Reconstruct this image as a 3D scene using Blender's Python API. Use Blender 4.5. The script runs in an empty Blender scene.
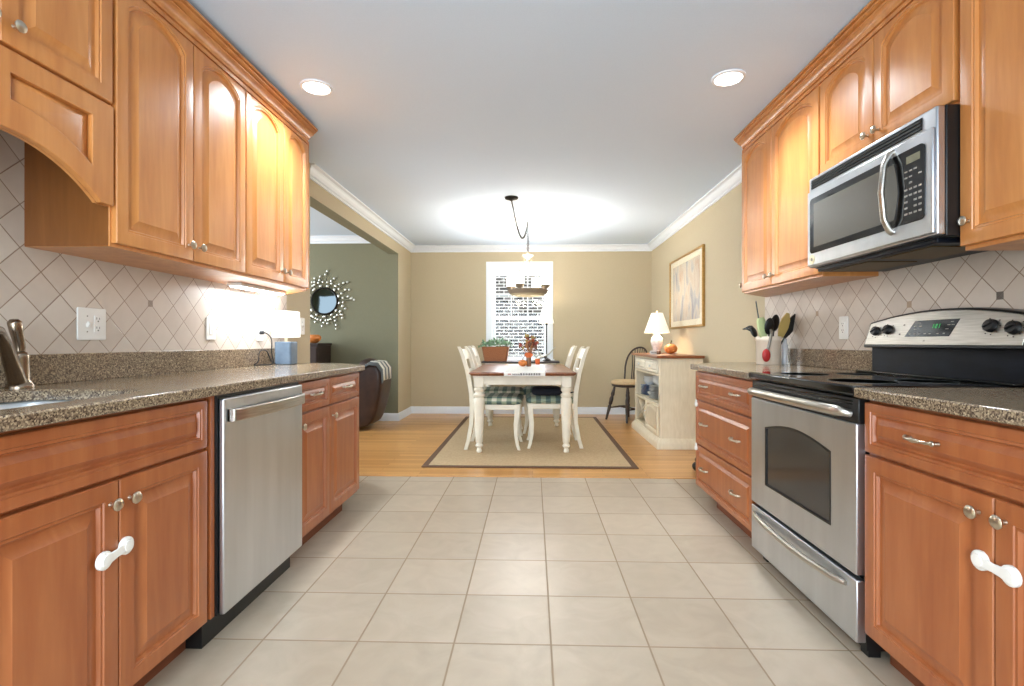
import bpy, bmesh, math, random
from mathutils import Matrix, Vector
random.seed(7)
S = bpy.context.scene
PI = math.pi
# ------------------------------------------------------------------ camera
cd = bpy.data.cameras.new('camera'); cam = bpy.data.objects.new('camera', cd)
S.collection.objects.link(cam); S.camera = cam
F_PX = 506.4
cd.sensor_fit = 'HORIZONTAL'; cd.sensor_width = 36.0
cd.lens = 36.0 * F_PX / 1024.0
cd.shift_x = -(517 - 512) / 1024.0
cd.shift_y = -(343 - 341.5) / 1024.0
cd.clip_start = 0.05
cam.location = (0, 0, 1.05)
cam.rotation_euler = (PI / 2, 0, 0.0311)
# ------------------------------------------------------------------ view + world
S.view_settings.view_transform = 'Standard'
S.view_settings.look = 'None'
S.view_settings.gamma = 1.0
S.view_settings.use_curve_mapping = False
S.view_settings.exposure = 0.92
W = bpy.data.worlds.new('daylight'); S.world = W; W.use_nodes = True
bgn = W.node_tree.nodes['Background']
bgn.inputs[0].default_value = (0.86, 0.93, 1.0, 1); bgn.inputs[1].default_value = .85
# ------------------------------------------------------------------ lights
def light(name, kind, loc, energy, color=(1, 1, 1), size=.1, size_y=None, rot=(0, 0, 0), spot=None, blend=.6, shape=None, spread=None):
    l = bpy.data.lights.new(name, kind); l.energy = energy; l.color = color
    if kind == 'AREA':
        l.size = size; l.shape = 'RECTANGLE' if size_y else (shape or 'DISK')
        if size_y: l.size_y = size_y
        if spread: l.spread = spread
    else: l.shadow_soft_size = size
    if kind == 'SPOT': l.spot_size = spot; l.spot_blend = blend
    o = bpy.data.objects.new(name, l); o.location = loc; o.rotation_euler = rot
    S.collection.objects.link(o); return o
WARM = (1.0, .84, .66)
# unseen fill light added behind the viewer
light('fill_rear', 'AREA', (-.4, -1.55, 1.3), 74, (.74, .88, 1.0), 1.8, 2.1, rot=(PI / 2, 0, 0))
# daylight through the living room window
light('daylight_living', 'AREA', (-5.3, 4.9, 1.5), 80, (.84, .93, 1.0), 2.6, 1.6, rot=(PI / 2, 0, -PI / 2))
# daylight through the dining window
light('daylight_dining', 'AREA', (-.19, 7.5, 1.5), 14, (.93, .97, 1.0), .8, 1.3, rot=(-PI / 2, 0, 0))
# sun and sky on the brick house outside
light('outdoor_sun', 'SUN', (0, 9, 6), .7, (1, .98, .94), .02, rot=(math.radians(52), 0, math.radians(25)))
CANS_AND_FILL = [(-1.18, 2.73), (1.03, 2.70), (-1.0, .35), (1.0, .35)]  # the nearer pair is unseen fill, added without fixtures
for x, y in CANS_AND_FILL:
    light('recessed_or_fill_lamp', 'SPOT', (x, y, 2.425), 78 if y > 1 else 30, (.86, .94, 1.0), .10, spot=math.radians(146), blend=.9)

# ================================================================== helpers
C = S.collection
def srgb(r, g, b):
    f = lambda c: (c / 255 / 12.92) if c / 255 <= .04045 else ((c / 255 + .055) / 1.055) ** 2.4
    return (f(r), f(g), f(b), 1)
class MB:
    def __init__(s): s.v = []; s.f = []; s.m = Matrix.Identity(4)
    def add(s, vs, fs):
        n = len(s.v); s.v += [tuple(s.m @ Vector(p)) for p in vs]; s.f += [tuple(n + i for i in f) for f in fs]; return s
    def box(s, x0, x1, y0, y1, z0, z1):
        v = [(x, y, z) for z in (z0, z1) for y in (y0, y1) for x in (x0, x1)]
        return s.add(v, [(0, 2, 3, 1), (4, 5, 7, 6), (0, 1, 5, 4), (2, 6, 7, 3), (0, 4, 6, 2), (1, 3, 7, 5)])
    def prism(s, poly, z0, z1, axis='z'):
        n = len(poly)
        mk = {'z': lambda a, b, c: (a, b, c), 'y': lambda a, b, c: (a, c, b), 'x': lambda a, b, c: (c, a, b)}[axis]
        v = [mk(a, b, z0) for a, b in poly] + [mk(a, b, z1) for a, b in poly]
        f = [tuple(range(n)), tuple(range(2 * n - 1, n - 1, -1))] + [(i, (i + 1) % n, n + (i + 1) % n, n + i) for i in range(n)]
        return s.add(v, f)
    def lathe(s, prof, c=(0, 0, 0), seg=20, axis=(0, 0, 1)):
        q = Vector((0, 0, 1)).rotation_difference(Vector(axis)); v = []; f = []
        for r, z in prof:
            for i in range(seg):
                a = 2 * PI * i / seg
                p = q @ Vector((max(r, 1e-5) * math.cos(a), max(r, 1e-5) * math.sin(a), z)); v.append(tuple(p + Vector(c)))
        for k in range(len(prof) - 1):
            for i in range(seg):
                j = (i + 1) % seg; f.append((k * seg + i, k * seg + j, (k + 1) * seg + j, (k + 1) * seg + i))
        f.append(tuple(range(seg))[::-1]); f.append(tuple(range((len(prof) - 1) * seg, len(prof) * seg)))
        return s.add(v, f)
    def tube(s, pts, r, seg=8, flat=1.0, closed=False):
        pts = [Vector(p) for p in pts]; n = len(pts); v = []; f = []
        rr = r if isinstance(r, (list, tuple)) else [r] * n
        t0 = (pts[1] - pts[0]).normalized(); up = Vector((0, 0, 1)) if abs(t0.z) < .9 else Vector((0, 1, 0))
        a = t0.cross(up).normalized()
        for i, p in enumerate(pts):
            if closed: t = (pts[(i + 1) % n] - pts[i - 1]).normalized()
            else: t = (pts[min(i + 1, n - 1)] - pts[max(i - 1, 0)]).normalized()
            a = (a - t * a.dot(t)).normalized(); b = t.cross(a)
            for k in range(seg):
                w = 2 * PI * k / seg
                v.append(tuple(p + a * (math.cos(w) * rr[i]) + b * (math.sin(w) * rr[i] * flat)))
        m = n if closed else n - 1
        for i in range(m):
            for k in range(seg):
                k2 = (k + 1) % seg; i2 = (i + 1) % n
                f.append((i * seg + k, i * seg + k2, i2 * seg + k2, i2 * seg + k))
        if not closed: f.append(tuple(range(seg))[::-1]); f.append(tuple(range((n - 1) * seg, n * seg)))
        return s.add(v, f)
    def ball(s, c, rx, ry=None, rz=None, seg=14, rings=9):
        ry = ry or rx; rz = rz or rx
        prof = []
        v = []; f = []
        for k in range(rings + 1):
            th = PI * k / rings
            for i in range(seg):
                a = 2 * PI * i / seg
                v.append((c[0] + rx * max(math.sin(th), 1e-3) * math.cos(a), c[1] + ry * max(math.sin(th), 1e-3) * math.sin(a), c[2] + rz * math.cos(th)))
        for k in range(rings):
            for i in range(seg):
                j = (i + 1) % seg; f.append((k * seg + i, (k + 1) * seg + i, (k + 1) * seg + j, k * seg + j))
        return s.add(v, f)
    def loops(s, L, cap0=True, cap1=True):
        n = len(L[0]); v = [p for l in L for p in l]; f = []
        for k in range(len(L) - 1):
            for i in range(n):
                j = (i + 1) % n; f.append((k * n + i, k * n + j, (k + 1) * n + j, (k + 1) * n + i))
        if cap0: f.append(tuple(range(n))[::-1])
        if cap1: f.append(tuple(range((len(L) - 1) * n, len(L) * n)))
        return s.add(v, f)
    def slab(s, outer, holes, z0, z1):
        """polygon with holes, extruded z0..z1"""
        bm = bmesh.new(); es = []
        for lp in [outer] + holes:
            vs = [bm.verts.new((x, y, z1)) for x, y in lp]
            for i in range(len(vs)): es.append(bm.edges.new((vs[i], vs[(i + 1) % len(vs)])))
        bmesh.ops.triangle_fill(bm, edges=es, use_beauty=True)
        bm.verts.index_update()
        top = [v.co.copy() for v in bm.verts]; n = len(top)
        fs = [tuple(v.index for v in f.verts) for f in bm.faces]
        ed = [(e.verts[0].index, e.verts[1].index) for e in bm.edges if len(e.link_faces) == 1]
        bm.free()
        v = [tuple(p) for p in top] + [(p.x, p.y, z0) for p in top]
        f = fs + [tuple(n + i for i in q[::-1]) for q in fs] + [(a, b, n + b, n + a) for a, b in ed]
        return s.add(v, f)
def obj(name, mb, mat, parent=None, bevel=0, seg=2, smooth=35, sub=0):
    me = bpy.data.meshes.new(name); me.from_pydata(mb.v, [], mb.f)
    bm = bmesh.new(); bm.from_mesh(me); bmesh.ops.recalc_face_normals(bm, faces=bm.faces); bm.to_mesh(me); bm.free()
    if smooth:
        me.polygons.foreach_set('use_smooth', [True] * len(me.polygons))
        me.set_sharp_from_angle(angle=math.radians(smooth))
    me.materials.append(mat)
    o = bpy.data.objects.new(name, me); C.objects.link(o)
    if parent is not None: o.parent = parent
    if bevel:
        b = o.modifiers.new('bevel', 'BEVEL'); b.width = bevel; b.segments = seg; b.limit_method = 'ANGLE'; b.angle_limit = math.radians(40)
    if sub:
        b = o.modifiers.new('subsurf', 'SUBSURF'); b.levels = sub; b.render_levels = sub
    return o
def struct(name, mb, mat, **k):
    o = obj(name, mb, mat, **k); o['kind'] = 'structure'; return o
def tag(o, label, cat, group=None):
    o['label'] = label; o['category'] = cat
    if group: o['group'] = group
    return o
def thing(name, label, cat, loc=(0, 0, 0), rz=0, group=None):
    o = bpy.data.objects.new(name, None); C.objects.link(o); o.empty_display_size = .1
    o.location = loc; o.rotation_euler = (0, 0, rz); return tag(o, label, cat, group)
def dup(root, loc, rz, label=None, scale=None):
    r = root.copy(); C.objects.link(r); r.location = loc; r.rotation_euler = (0, 0, rz)
    if scale: r.scale = scale
    if label: r['label'] = label
    for ch in list(root.children):
        c = ch.copy(); C.objects.link(c); c.parent = r
        for g in list(ch.children):
            d = g.copy(); C.objects.link(d); d.parent = c
    return r
def sweep(path, prof, closed=False, z=0):
    """prof (o,h): o = offset to the LEFT of travel, mitred"""
    mb = MB(); n = len(path); L = []
    P = [Vector(p) for p in path]
    for i in range(n):
        d0 = (P[i] - P[i - 1]).normalized() if i > 0 else (P[1] - P[0]).normalized()
        d1 = (P[i + 1] - P[i]).normalized() if i < n - 1 else d0
        n0 = Vector((-d0.y, d0.x)); n1 = Vector((-d1.y, d1.x)); m = (n0 + n1).normalized(); k = 1 / max(.2, m.dot(n0))
        L.append([(P[i].x + m.x * o * k, P[i].y + m.y * o * k, z + h) for o, h in prof])
    return mb.loops(L)

# ================================================================== materials
def new_mat(name):
    m = bpy.data.materials.new(name); m.use_nodes = True
    return m, m.node_tree.nodes, m.node_tree.links, m.node_tree.nodes['Principled BSDF']
def plain(name, col, rough=.5, metal=0, spec=.5, emit=None, es=0, coat=0, alpha=None, trans=0):
    m, N, L, P = new_mat(name)
    P.inputs['Base Color'].default_value = col; P.inputs['Roughness'].default_value = rough; P.inputs['Metallic'].default_value = metal
    P.inputs['Specular IOR Level'].default_value = spec; P.inputs['Coat Weight'].default_value = coat; P.inputs['Coat Roughness'].default_value = .08
    P.inputs['Transmission Weight'].default_value = trans
    if emit: P.inputs['Emission Color'].default_value = emit; P.inputs['Emission Strength'].default_value = es
    return m
def noisy(name, c1, c2, scale=(8, 8, 8), rough=.5, metal=0, bump=0, detail=4, coat=0, lo=.3, hi=.7, nscale=1, coords='Object', r2=None, spec=.5):
    m, N, L, P = new_mat(name)
    tc = N.new('ShaderNodeTexCoord'); mp = N.new('ShaderNodeMapping'); mp.inputs['Scale'].default_value = scale
    nz = N.new('ShaderNodeTexNoise'); nz.inputs['Scale'].default_value = nscale; nz.inputs['Detail'].default_value = detail
    cr = N.new('ShaderNodeValToRGB'); cr.color_ramp.elements[0].position = lo; cr.color_ramp.elements[1].position = hi
    cr.color_ramp.elements[0].color = c1; cr.color_ramp.elements[1].color = c2
    L.new(tc.outputs[coords], mp.inputs[0]); L.new(mp.outputs[0], nz.inputs[0]); L.new(nz.outputs[0], cr.inputs[0]); L.new(cr.outputs[0], P.inputs['Base Color'])
    P.inputs['Roughness'].default_value = rough; P.inputs['Metallic'].default_value = metal
    P.inputs['Coat Weight'].default_value = coat; P.inputs['Coat Roughness'].default_value = .15; P.inputs['Specular IOR Level'].default_value = spec
    if r2 is not None:
        mr = N.new('ShaderNodeMapRange'); mr.inputs[3].default_value = rough; mr.inputs[4].default_value = r2
        L.new(nz.outputs[0], mr.inputs[0]); L.new(mr.outputs[0], P.inputs['Roughness'])
    if bump:
        b = N.new('ShaderNodeBump'); b.inputs['Strength'].default_value = bump; b.inputs['Distance'].default_value = .003
        L.new(nz.outputs[0], b.inputs['Height']); L.new(b.outputs[0], P.inputs['Normal'])
    return m
def mth(N, L, op, a, b=None, c=None):
    n = N.new('ShaderNodeMath'); n.operation = op
    for i, x in enumerate((a, b, c)):
        if x is None: continue
        if isinstance(x, (int, float)): n.inputs[i].default_value = x
        else: L.new(x, n.inputs[i])
    return n.outputs[0]
def mixc(N, L, fac, a, b):
    n = N.new('ShaderNodeMix'); n.data_type = 'RGBA'
    for k, x in ((0, fac), (6, a), (7, b)):
        if isinstance(x, (int, float, tuple)): n.inputs[k].default_value = x
        else: L.new(x, n.inputs[k])
    return n.outputs[2]
def maple(name, a, b, c, grain=(14, 14, 1.2)):
    m, N, L, P = new_mat(name)
    tc = N.new('ShaderNodeTexCoord'); mp = N.new('ShaderNodeMapping'); mp.inputs['Scale'].default_value = grain
    L.new(tc.outputs['Object'], mp.inputs[0])
    n1 = N.new('ShaderNodeTexNoise'); n1.inputs['Scale'].default_value = 1.3; n1.inputs['Detail'].default_value = 5; n1.inputs['Distortion'].default_value = .8
    L.new(mp.outputs[0], n1.inputs[0])
    n2 = N.new('ShaderNodeTexNoise'); n2.inputs['Scale'].default_value = 2.2; n2.inputs['Detail'].default_value = 2
    L.new(tc.outputs['Object'], n2.inputs[0])
    n3 = N.new('ShaderNodeTexNoise'); n3.inputs['Scale'].default_value = 9; n3.inputs['Detail'].default_value = 3
    mp3 = N.new('ShaderNodeMapping'); mp3.inputs['Scale'].default_value = (9, 9, 1); L.new(tc.outputs['Object'], mp3.inputs[0]); L.new(mp3.outputs[0], n3.inputs[0])
    s = mth(N, L, 'ADD', mth(N, L, 'MULTIPLY', n1.outputs[0], .5), mth(N, L, 'ADD', mth(N, L, 'MULTIPLY', n2.outputs[0], .35), mth(N, L, 'MULTIPLY', n3.outputs[0], .15)))
    cr = N.new('ShaderNodeValToRGB'); cr.color_ramp.elements[0].position = .34; cr.color_ramp.elements[1].position = .66
    cr.color_ramp.elements[0].color = a; cr.color_ramp.elements[1].color = c
    e = cr.color_ramp.elements.new(.5); e.color = b
    L.new(s, cr.inputs[0]); L.new(cr.outputs[0], P.inputs['Base Color'])
    P.inputs['Roughness'].default_value = .36; P.inputs['Coat Weight'].default_value = .25; P.inputs['Coat Roughness'].default_value = .22
    return m
M = {}
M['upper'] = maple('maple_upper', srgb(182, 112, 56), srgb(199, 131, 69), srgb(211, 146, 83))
M['lower'] = maple('maple_lower', srgb(150, 80, 41), srgb(164, 94, 51), srgb(177, 108, 62))  # same maple; the lower cabinets' dimmer light is painted in as darker brown
M['upper_in'] = maple('maple_underside', srgb(170, 115, 62), srgb(190, 135, 78), srgb(205, 150, 92))
M['shaded_side'] = maple('maple_side_painted_shade', srgb(112, 64, 26), srgb(124, 74, 32), srgb(136, 84, 40))  # cabinet maple darkened to carry the shade beneath the valance
M['toe'] = plain('toe_kick_wood', srgb(120, 66, 38), .6)
M['steel'] = noisy('brushed_steel', srgb(198, 202, 208), srgb(214, 218, 224), (5, 5, .6), .30, 1, 0, 3, nscale=2, r2=.38)
M['steel2'] = noisy('satin_steel', srgb(178, 172, 162), srgb(205, 200, 192), (3, 3, 90), .3, 1, 0, 3, nscale=3)
M['nickel'] = plain('brushed_nickel', srgb(196, 186, 168), .28, 1)
M['faucet'] = plain('faucet_metal', srgb(140, 125, 108), .27, 1)
M['black'] = plain('black_plastic', srgb(16, 16, 17), .35)
M['blackgl'] = plain('black_glass', srgb(9, 9, 11), .07, 0, .6)
M['blacken'] = noisy('black_enamel', srgb(9, 12, 19), srgb(22, 27, 38), (4, 1.5, 14), .4, nscale=2, spec=.2)
M['ovenglass'] = plain('oven_glass', srgb(46, 44, 44), .12, 0, .7)
M['mwglass'] = plain('microwave_glass', srgb(92, 88, 80), .2, 0, .6)
M['white'] = plain('white_plastic', srgb(236, 234, 228), .4)
M['whitepaint'] = plain('white_trim_paint', srgb(234, 239, 244), .45)
M['ceil'] = noisy('ceiling_paint', srgb(206, 222, 240), srgb(210, 226, 244), (60, 60, 60), .9, nscale=3)
M['wall'] = noisy('tan_wall_paint', srgb(191, 177, 147), srgb(196, 182, 152), (50, 50, 50), .8, bump=.05, nscale=3)
M['wallR'] = M['wall']
M['green'] = noisy('olive_wall_paint', srgb(122, 120, 96), srgb(127, 125, 101), (50, 50, 50), .8, nscale=3)
M['cream'] = noisy('cream_paint', srgb(226, 218, 198), srgb(234, 227, 208), (6, 6, 6), .45, nscale=2)
M['antique'] = noisy('antique_cream_paint', srgb(226, 213, 184), srgb(238, 226, 200), (20, 20, 4), .5, nscale=2)
M['tabletop'] = maple('table_top_wood', srgb(104, 54, 20), srgb(124, 66, 26), srgb(146, 84, 36), (14, 1.2, 14))
M['hutchtop'] = maple('hutch_top_wood', srgb(118, 62, 28), srgb(138, 76, 36), srgb(156, 92, 48), (14, 1.2, 14))
M['darkwood'] = maple('dark_turned_wood', srgb(38, 26, 20), srgb(52, 36, 27), srgb(70, 50, 38))
M['espresso'] = plain('espresso_furniture', srgb(52, 38, 34), .4)
M['leather'] = noisy('brown_leather', srgb(46, 30, 25), srgb(66, 44, 36), (5, 5, 5), .38, bump=.3, nscale=2)
M['shade'] = plain('lit_linen_shade', srgb(250, 246, 236), .7, emit=(1, .9, .74, 1), es=.22)
M['shadew'] = plain('lit_white_shade', srgb(250, 250, 250), .7, emit=(.94, .97, 1, 1), es=.5)
M['bulb'] = plain('lit_glass_shade', srgb(255, 250, 240), .4, emit=(1, .92, .80, 1), es=30)
M['can'] = plain('lit_lens', srgb(255, 252, 246), .4, emit=(1, .96, .9, 1), es=9)
M['ulight'] = plain('lit_strip', srgb(255, 255, 255), .4, emit=(.9, .95, 1, 1), es=6)
M['bronze'] = plain('aged_bronze', srgb(150, 136, 118), .5, .3)
M['champ'] = plain('champagne_metal', srgb(196, 182, 150), .45, .5)
M['orange'] = noisy('pumpkin_skin', srgb(206, 116, 48), srgb(226, 144, 72), (6, 6, 1), .5, nscale=4)
M['stem'] = plain('dry_stem', srgb(92, 84, 44), .7)
M['terracotta'] = plain('orange_ribbon', srgb(224, 112, 56), .7)
M['leaf'] = noisy('foliage_green', srgb(92, 136, 104), srgb(160, 192, 156), (20, 20, 20), .6, nscale=2)
M['blueplate'] = plain('blue_glazed_plate', srgb(124, 146, 184), .25)
M['whiteplate'] = plain('white_glazed_plate', srgb(226, 228, 226), .25)
M['creamcer'] = plain('cream_ceramic', srgb(226, 210, 190), .35)
M['bluegrey'] = noisy('blue_grey_ceramic', srgb(92, 110, 128), srgb(108, 126, 144), (9, 9, 9), .45, nscale=2)
M['cord'] = plain('black_cord', srgb(22, 22, 24), .5)
M['gold'] = noisy('gold_frame', srgb(168, 128, 66), srgb(196, 156, 92), (30, 30, 30), .35, .6, nscale=2)
M['matb'] = plain('cream_mat_board', srgb(232, 224, 200), .8)
M['mirror'] = plain('mirror_glass', srgb(150, 168, 178), .03, 1)
M['beads'] = plain('silver_disc', srgb(186, 184, 172), .3, 1)
M['darkmetal'] = plain('dark_wire', srgb(40, 38, 34), .4, .8)
M['navy'] = plain('navy_black_fabric', srgb(22, 24, 34), .9)
M['tan'] = noisy('tan_seat_fabric', srgb(206, 176, 132), srgb(218, 190, 148), (40, 40, 40), .85, nscale=2)
M['linen'] = plain('white_linen', srgb(236, 234, 228), .85)
M['ink'] = plain('dark_print', srgb(60, 52, 52), .8)
M['inkr'] = plain('red_print', srgb(186, 130, 120), .8)
M['greyplastic'] = plain('grey_nylon', srgb(78, 82, 80), .45)
M['red'] = plain('red_silicone', srgb(168, 36, 34), .45)
M['palegreen'] = plain('pale_green_silicone', srgb(190, 204, 150), .5)
M['olivewood'] = plain('pale_wood_utensil', srgb(190, 164, 96), .6)
M['handle'] = plain('grey_steel_handle', srgb(150, 146, 138), .3, .9)
M['green_led'] = plain('green_led', srgb(20, 60, 24), .5, emit=(.1, .9, .25, 1), es=.3)
M['printgrey'] = plain('pale_grey_print', srgb(150, 148, 142), .6)
M['lcd'] = plain('lcd_panel', srgb(120, 118, 96), .3)
M['badge'] = plain('round_badge', srgb(220, 210, 178), .35, .5)
M['sinksteel'] = plain('sink_steel', srgb(206, 210, 212), .35, .55)
M['pane'] = None
def granite():
    m, N, L, P = new_mat('speckled_granite')
    g = N.new('ShaderNodeNewGeometry')
    v = N.new('ShaderNodeTexVoronoi'); v.inputs['Scale'].default_value = 260; L.new(g.outputs['Position'], v.inputs['Vector'])
    n = N.new('ShaderNodeTexNoise'); n.inputs['Scale'].default_value = 90; n.inputs['Detail'].default_value = 3; L.new(g.outputs['Position'], n.inputs['Vector'])
    sp = N.new('ShaderNodeSeparateColor'); L.new(v.outputs['Color'], sp.inputs[0])
    s = mth(N, L, 'ADD', mth(N, L, 'MULTIPLY', sp.outputs[0], .62), mth(N, L, 'MULTIPLY', n.outputs[0], .38))
    cr = N.new('ShaderNodeValToRGB'); E_ = cr.color_ramp.elements
    E_[0].position = .2; E_[0].color = srgb(64, 50, 40); E_[1].position = .85; E_[1].color = srgb(188, 168, 138)
    e = E_.new(.42); e.color = srgb(112, 95, 78); e = E_.new(.62); e.color = srgb(144, 126, 102)
    L.new(s, cr.inputs[0]); L.new(cr.outputs[0], P.inputs['Base Color'])
    P.inputs['Roughness'].default_value = .16; P.inputs['Specular IOR Level'].default_value = .6
    return m
M['granite'] = granite()
def diag_tile(name, y0, z0, hd, accents):
    m, N, L, P = new_mat(name)
    g = N.new('ShaderNodeNewGeometry'); sx = N.new('ShaderNodeSeparateXYZ'); L.new(g.outputs['Position'], sx.inputs[0])
    u = mth(N, L, 'DIVIDE', mth(N, L, 'SUBTRACT', sx.outputs[1], y0), 2 * hd)
    w = mth(N, L, 'DIVIDE', mth(N, L, 'SUBTRACT', sx.outputs[2], z0), 2 * hd)
    a = mth(N, L, 'ADD', u, w); b = mth(N, L, 'SUBTRACT', u, w)
    def edge(t):
        fr = mth(N, L, 'FRACT', t); return mth(N, L, 'MINIMUM', fr, mth(N, L, 'SUBTRACT', 1, fr))
    d = mth(N, L, 'MINIMUM', edge(a), edge(b))
    gr = N.new('ShaderNodeMapRange'); gr.inputs[1].default_value = .012; gr.inputs[2].default_value = .02; L.new(d, gr.inputs[0])
    cm = N.new('ShaderNodeCombineXYZ'); L.new(mth(N, L, 'FLOOR', a), cm.inputs[0]); L.new(mth(N, L, 'FLOOR', b), cm.inputs[1])
    wn = N.new('ShaderNodeTexWhiteNoise'); L.new(cm.outputs[0], wn.inputs['Vector'])
    nz = N.new('ShaderNodeTexNoise'); nz.inputs['Scale'].default_value = 22; nz.inputs['Detail'].default_value = 5; L.new(g.outputs['Position'], nz.inputs['Vector'])
    cr = N.new('ShaderNodeValToRGB'); cr.color_ramp.elements[0].color = srgb(188, 174, 160); cr.color_ramp.elements[1].color = srgb(214, 203, 190)
    L.new(mth(N, L, 'ADD', mth(N, L, 'MULTIPLY', wn.outputs[0], .6), mth(N, L, 'MULTIPLY', nz.outputs[0], .4)), cr.inputs[0])
    col = mixc(N, L, gr.outputs[0], srgb(146, 122, 102), cr.outputs[0])
    dz = mth(N, L, 'ABSOLUTE', mth(N, L, 'SUBTRACT', sx.outputs[2], z0))
    for k, (ya, cc) in enumerate(accents):
        dy = mth(N, L, 'ABSOLUTE', mth(N, L, 'SUBTRACT', sx.outputs[1], ya))
        ins = mth(N, L, 'LESS_THAN', mth(N, L, 'MAXIMUM', dy, dz), .0145)
        col = mixc(N, L, ins, col, cc)
    L.new(col, P.inputs['Base Color']); P.inputs['Roughness'].default_value = .42
    bp = N.new('ShaderNodeBump'); bp.inputs['Strength'].default_value = .5; bp.inputs['Distance'].default_value = .003
    L.new(mth(N, L, 'ADD', gr.outputs[0], mth(N, L, 'MULTIPLY', nz.outputs[0], .25)), bp.inputs['Height']); L.new(bp.outputs[0], P.inputs['Normal'])
    return m
DK = srgb(98, 88, 80); TN = srgb(172, 146, 120)
M['tileL'] = diag_tile('backsplash_tile_left', 2.233, 1.221, .0727, [(2.233, srgb(140, 122, 106)), (2.96, TN), (1.506, DK)])
M['tileR'] = diag_tile('backsplash_tile_right', 1.895, 1.217, .074, [(1.895, DK), (2.339, TN), (3.079, TN), (1.451, TN)])
def floor_tile():
    m, N, L, P = new_mat('ceramic_floor_tile')
    g = N.new('ShaderNodeNewGeometry'); sx = N.new('ShaderNodeSeparateXYZ'); L.new(g.outputs['Position'], sx.inputs[0])
    t = .3374
    a = mth(N, L, 'DIVIDE', mth(N, L, 'SUBTRACT', sx.outputs[0], -.9486), t)
    b = mth(N, L, 'DIVIDE', mth(N, L, 'SUBTRACT', sx.outputs[1], 1.7545), t)
    def edge(q):
        fr = mth(N, L, 'FRACT', q); return mth(N, L, 'MINIMUM', fr, mth(N, L, 'SUBTRACT', 1, fr))
    d = mth(N, L, 'MINIMUM', edge(a), edge(b))
    gr = N.new('ShaderNodeMapRange'); gr.inputs[1].default_value = .007; gr.inputs[2].default_value = .0115; L.new(d, gr.inputs[0])
    cm = N.new('ShaderNodeCombineXYZ'); L.new(mth(N, L, 'FLOOR', a), cm.inputs[0]); L.new(mth(N, L, 'FLOOR', b), cm.inputs[1])
    wn = N.new('ShaderNodeTexWhiteNoise'); L.new(cm.outputs[0], wn.inputs['Vector'])
    nz = N.new('ShaderNodeTexNoise'); nz.inputs['Scale'].default_value = 7; nz.inputs['Detail'].default_value = 7; nz.inputs['Distortion'].default_value = 1.2; L.new(g.outputs['Position'], nz.inputs['Vector'])
    cr = N.new('ShaderNodeValToRGB'); cr.color_ramp.elements[0].position = .25; cr.color_ramp.elements[1].position = .75
    cr.color_ramp.elements[0].color = srgb(166, 151, 131); cr.color_ramp.elements[1].color = srgb(186, 171, 151)
    L.new(mth(N, L, 'ADD', mth(N, L, 'MULTIPLY', wn.outputs[0], .3), mth(N, L, 'MULTIPLY', nz.outputs[0], .7)), cr.inputs[0])
    col = mixc(N, L, gr.outputs[0], srgb(146, 126, 102), cr.outputs[0]); L.new(col, P.inputs['Base Color'])
    rr = N.new('ShaderNodeMapRange'); rr.inputs[3].default_value = .7; rr.inputs[4].default_value = .3; L.new(gr.outputs[0], rr.inputs[0]); L.new(rr.outputs[0], P.inputs['Roughness'])
    bp = N.new('ShaderNodeBump'); bp.inputs['Strength'].default_value = .6; bp.inputs['Distance'].default_value = .002; L.new(gr.outputs[0], bp.inputs['Height']); L.new(bp.outputs[0], P.inputs['Normal'])
    return m
M['ftile'] = floor_tile()
def plank():
    m, N, L, P = new_mat('oak_plank_floor')
    g = N.new('ShaderNodeNewGeometry')
    br = N.new('ShaderNodeTexBrick'); br.inputs['Scale'].default_value = 1; br.inputs['Brick Width'].default_value = .9; br.inputs['Row Height'].default_value = .057
    br.inputs['Mortar Size'].default_value = .0012; br.inputs['Color1'].default_value = (0, 0, 0, 1); br.inputs['Color2'].default_value = (1, 1, 1, 1); br.inputs['Mortar'].default_value = (.1, .1, .1, 1); br.offset_frequency = 3; br.offset = .37
    L.new(g.outputs['Position'], br.inputs['Vector'])
    mp = N.new('ShaderNodeMapping'); mp.inputs['Scale'].default_value = (1.5, 26, 1); L.new(g.outputs['Position'], mp.inputs[0])
    nz = N.new('ShaderNodeTexNoise'); nz.inputs['Scale'].default_value = 2; nz.inputs['Detail'].default_value = 5; L.new(mp.outputs[0], nz.inputs['Vector'])
    sp = N.new('ShaderNodeSeparateColor'); L.new(br.outputs['Color'], sp.inputs[0])
    cr = N.new('ShaderNodeValToRGB'); cr.color_ramp.elements[0].position = .15; cr.color_ramp.elements[1].position = .85
    cr.color_ramp.elements[0].color = srgb(184, 128, 68); cr.color_ramp.elements[1].color = srgb(222, 168, 102)
    L.new(mth(N, L, 'ADD', mth(N, L, 'MULTIPLY', sp.outputs[0], .5), mth(N, L, 'MULTIPLY', nz.outputs[0], .5)), cr.inputs[0])
    L.new(mixc(N, L, br.outputs['Fac'], cr.outputs[0], srgb(140, 88, 44)), P.inputs['Base Color'])
    P.inputs['Roughness'].default_value = .3; P.inputs['Coat Weight'].default_value = .3; P.inputs['Coat Roughness'].default_value = .2
    return m
M['plank'] = plank()
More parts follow.
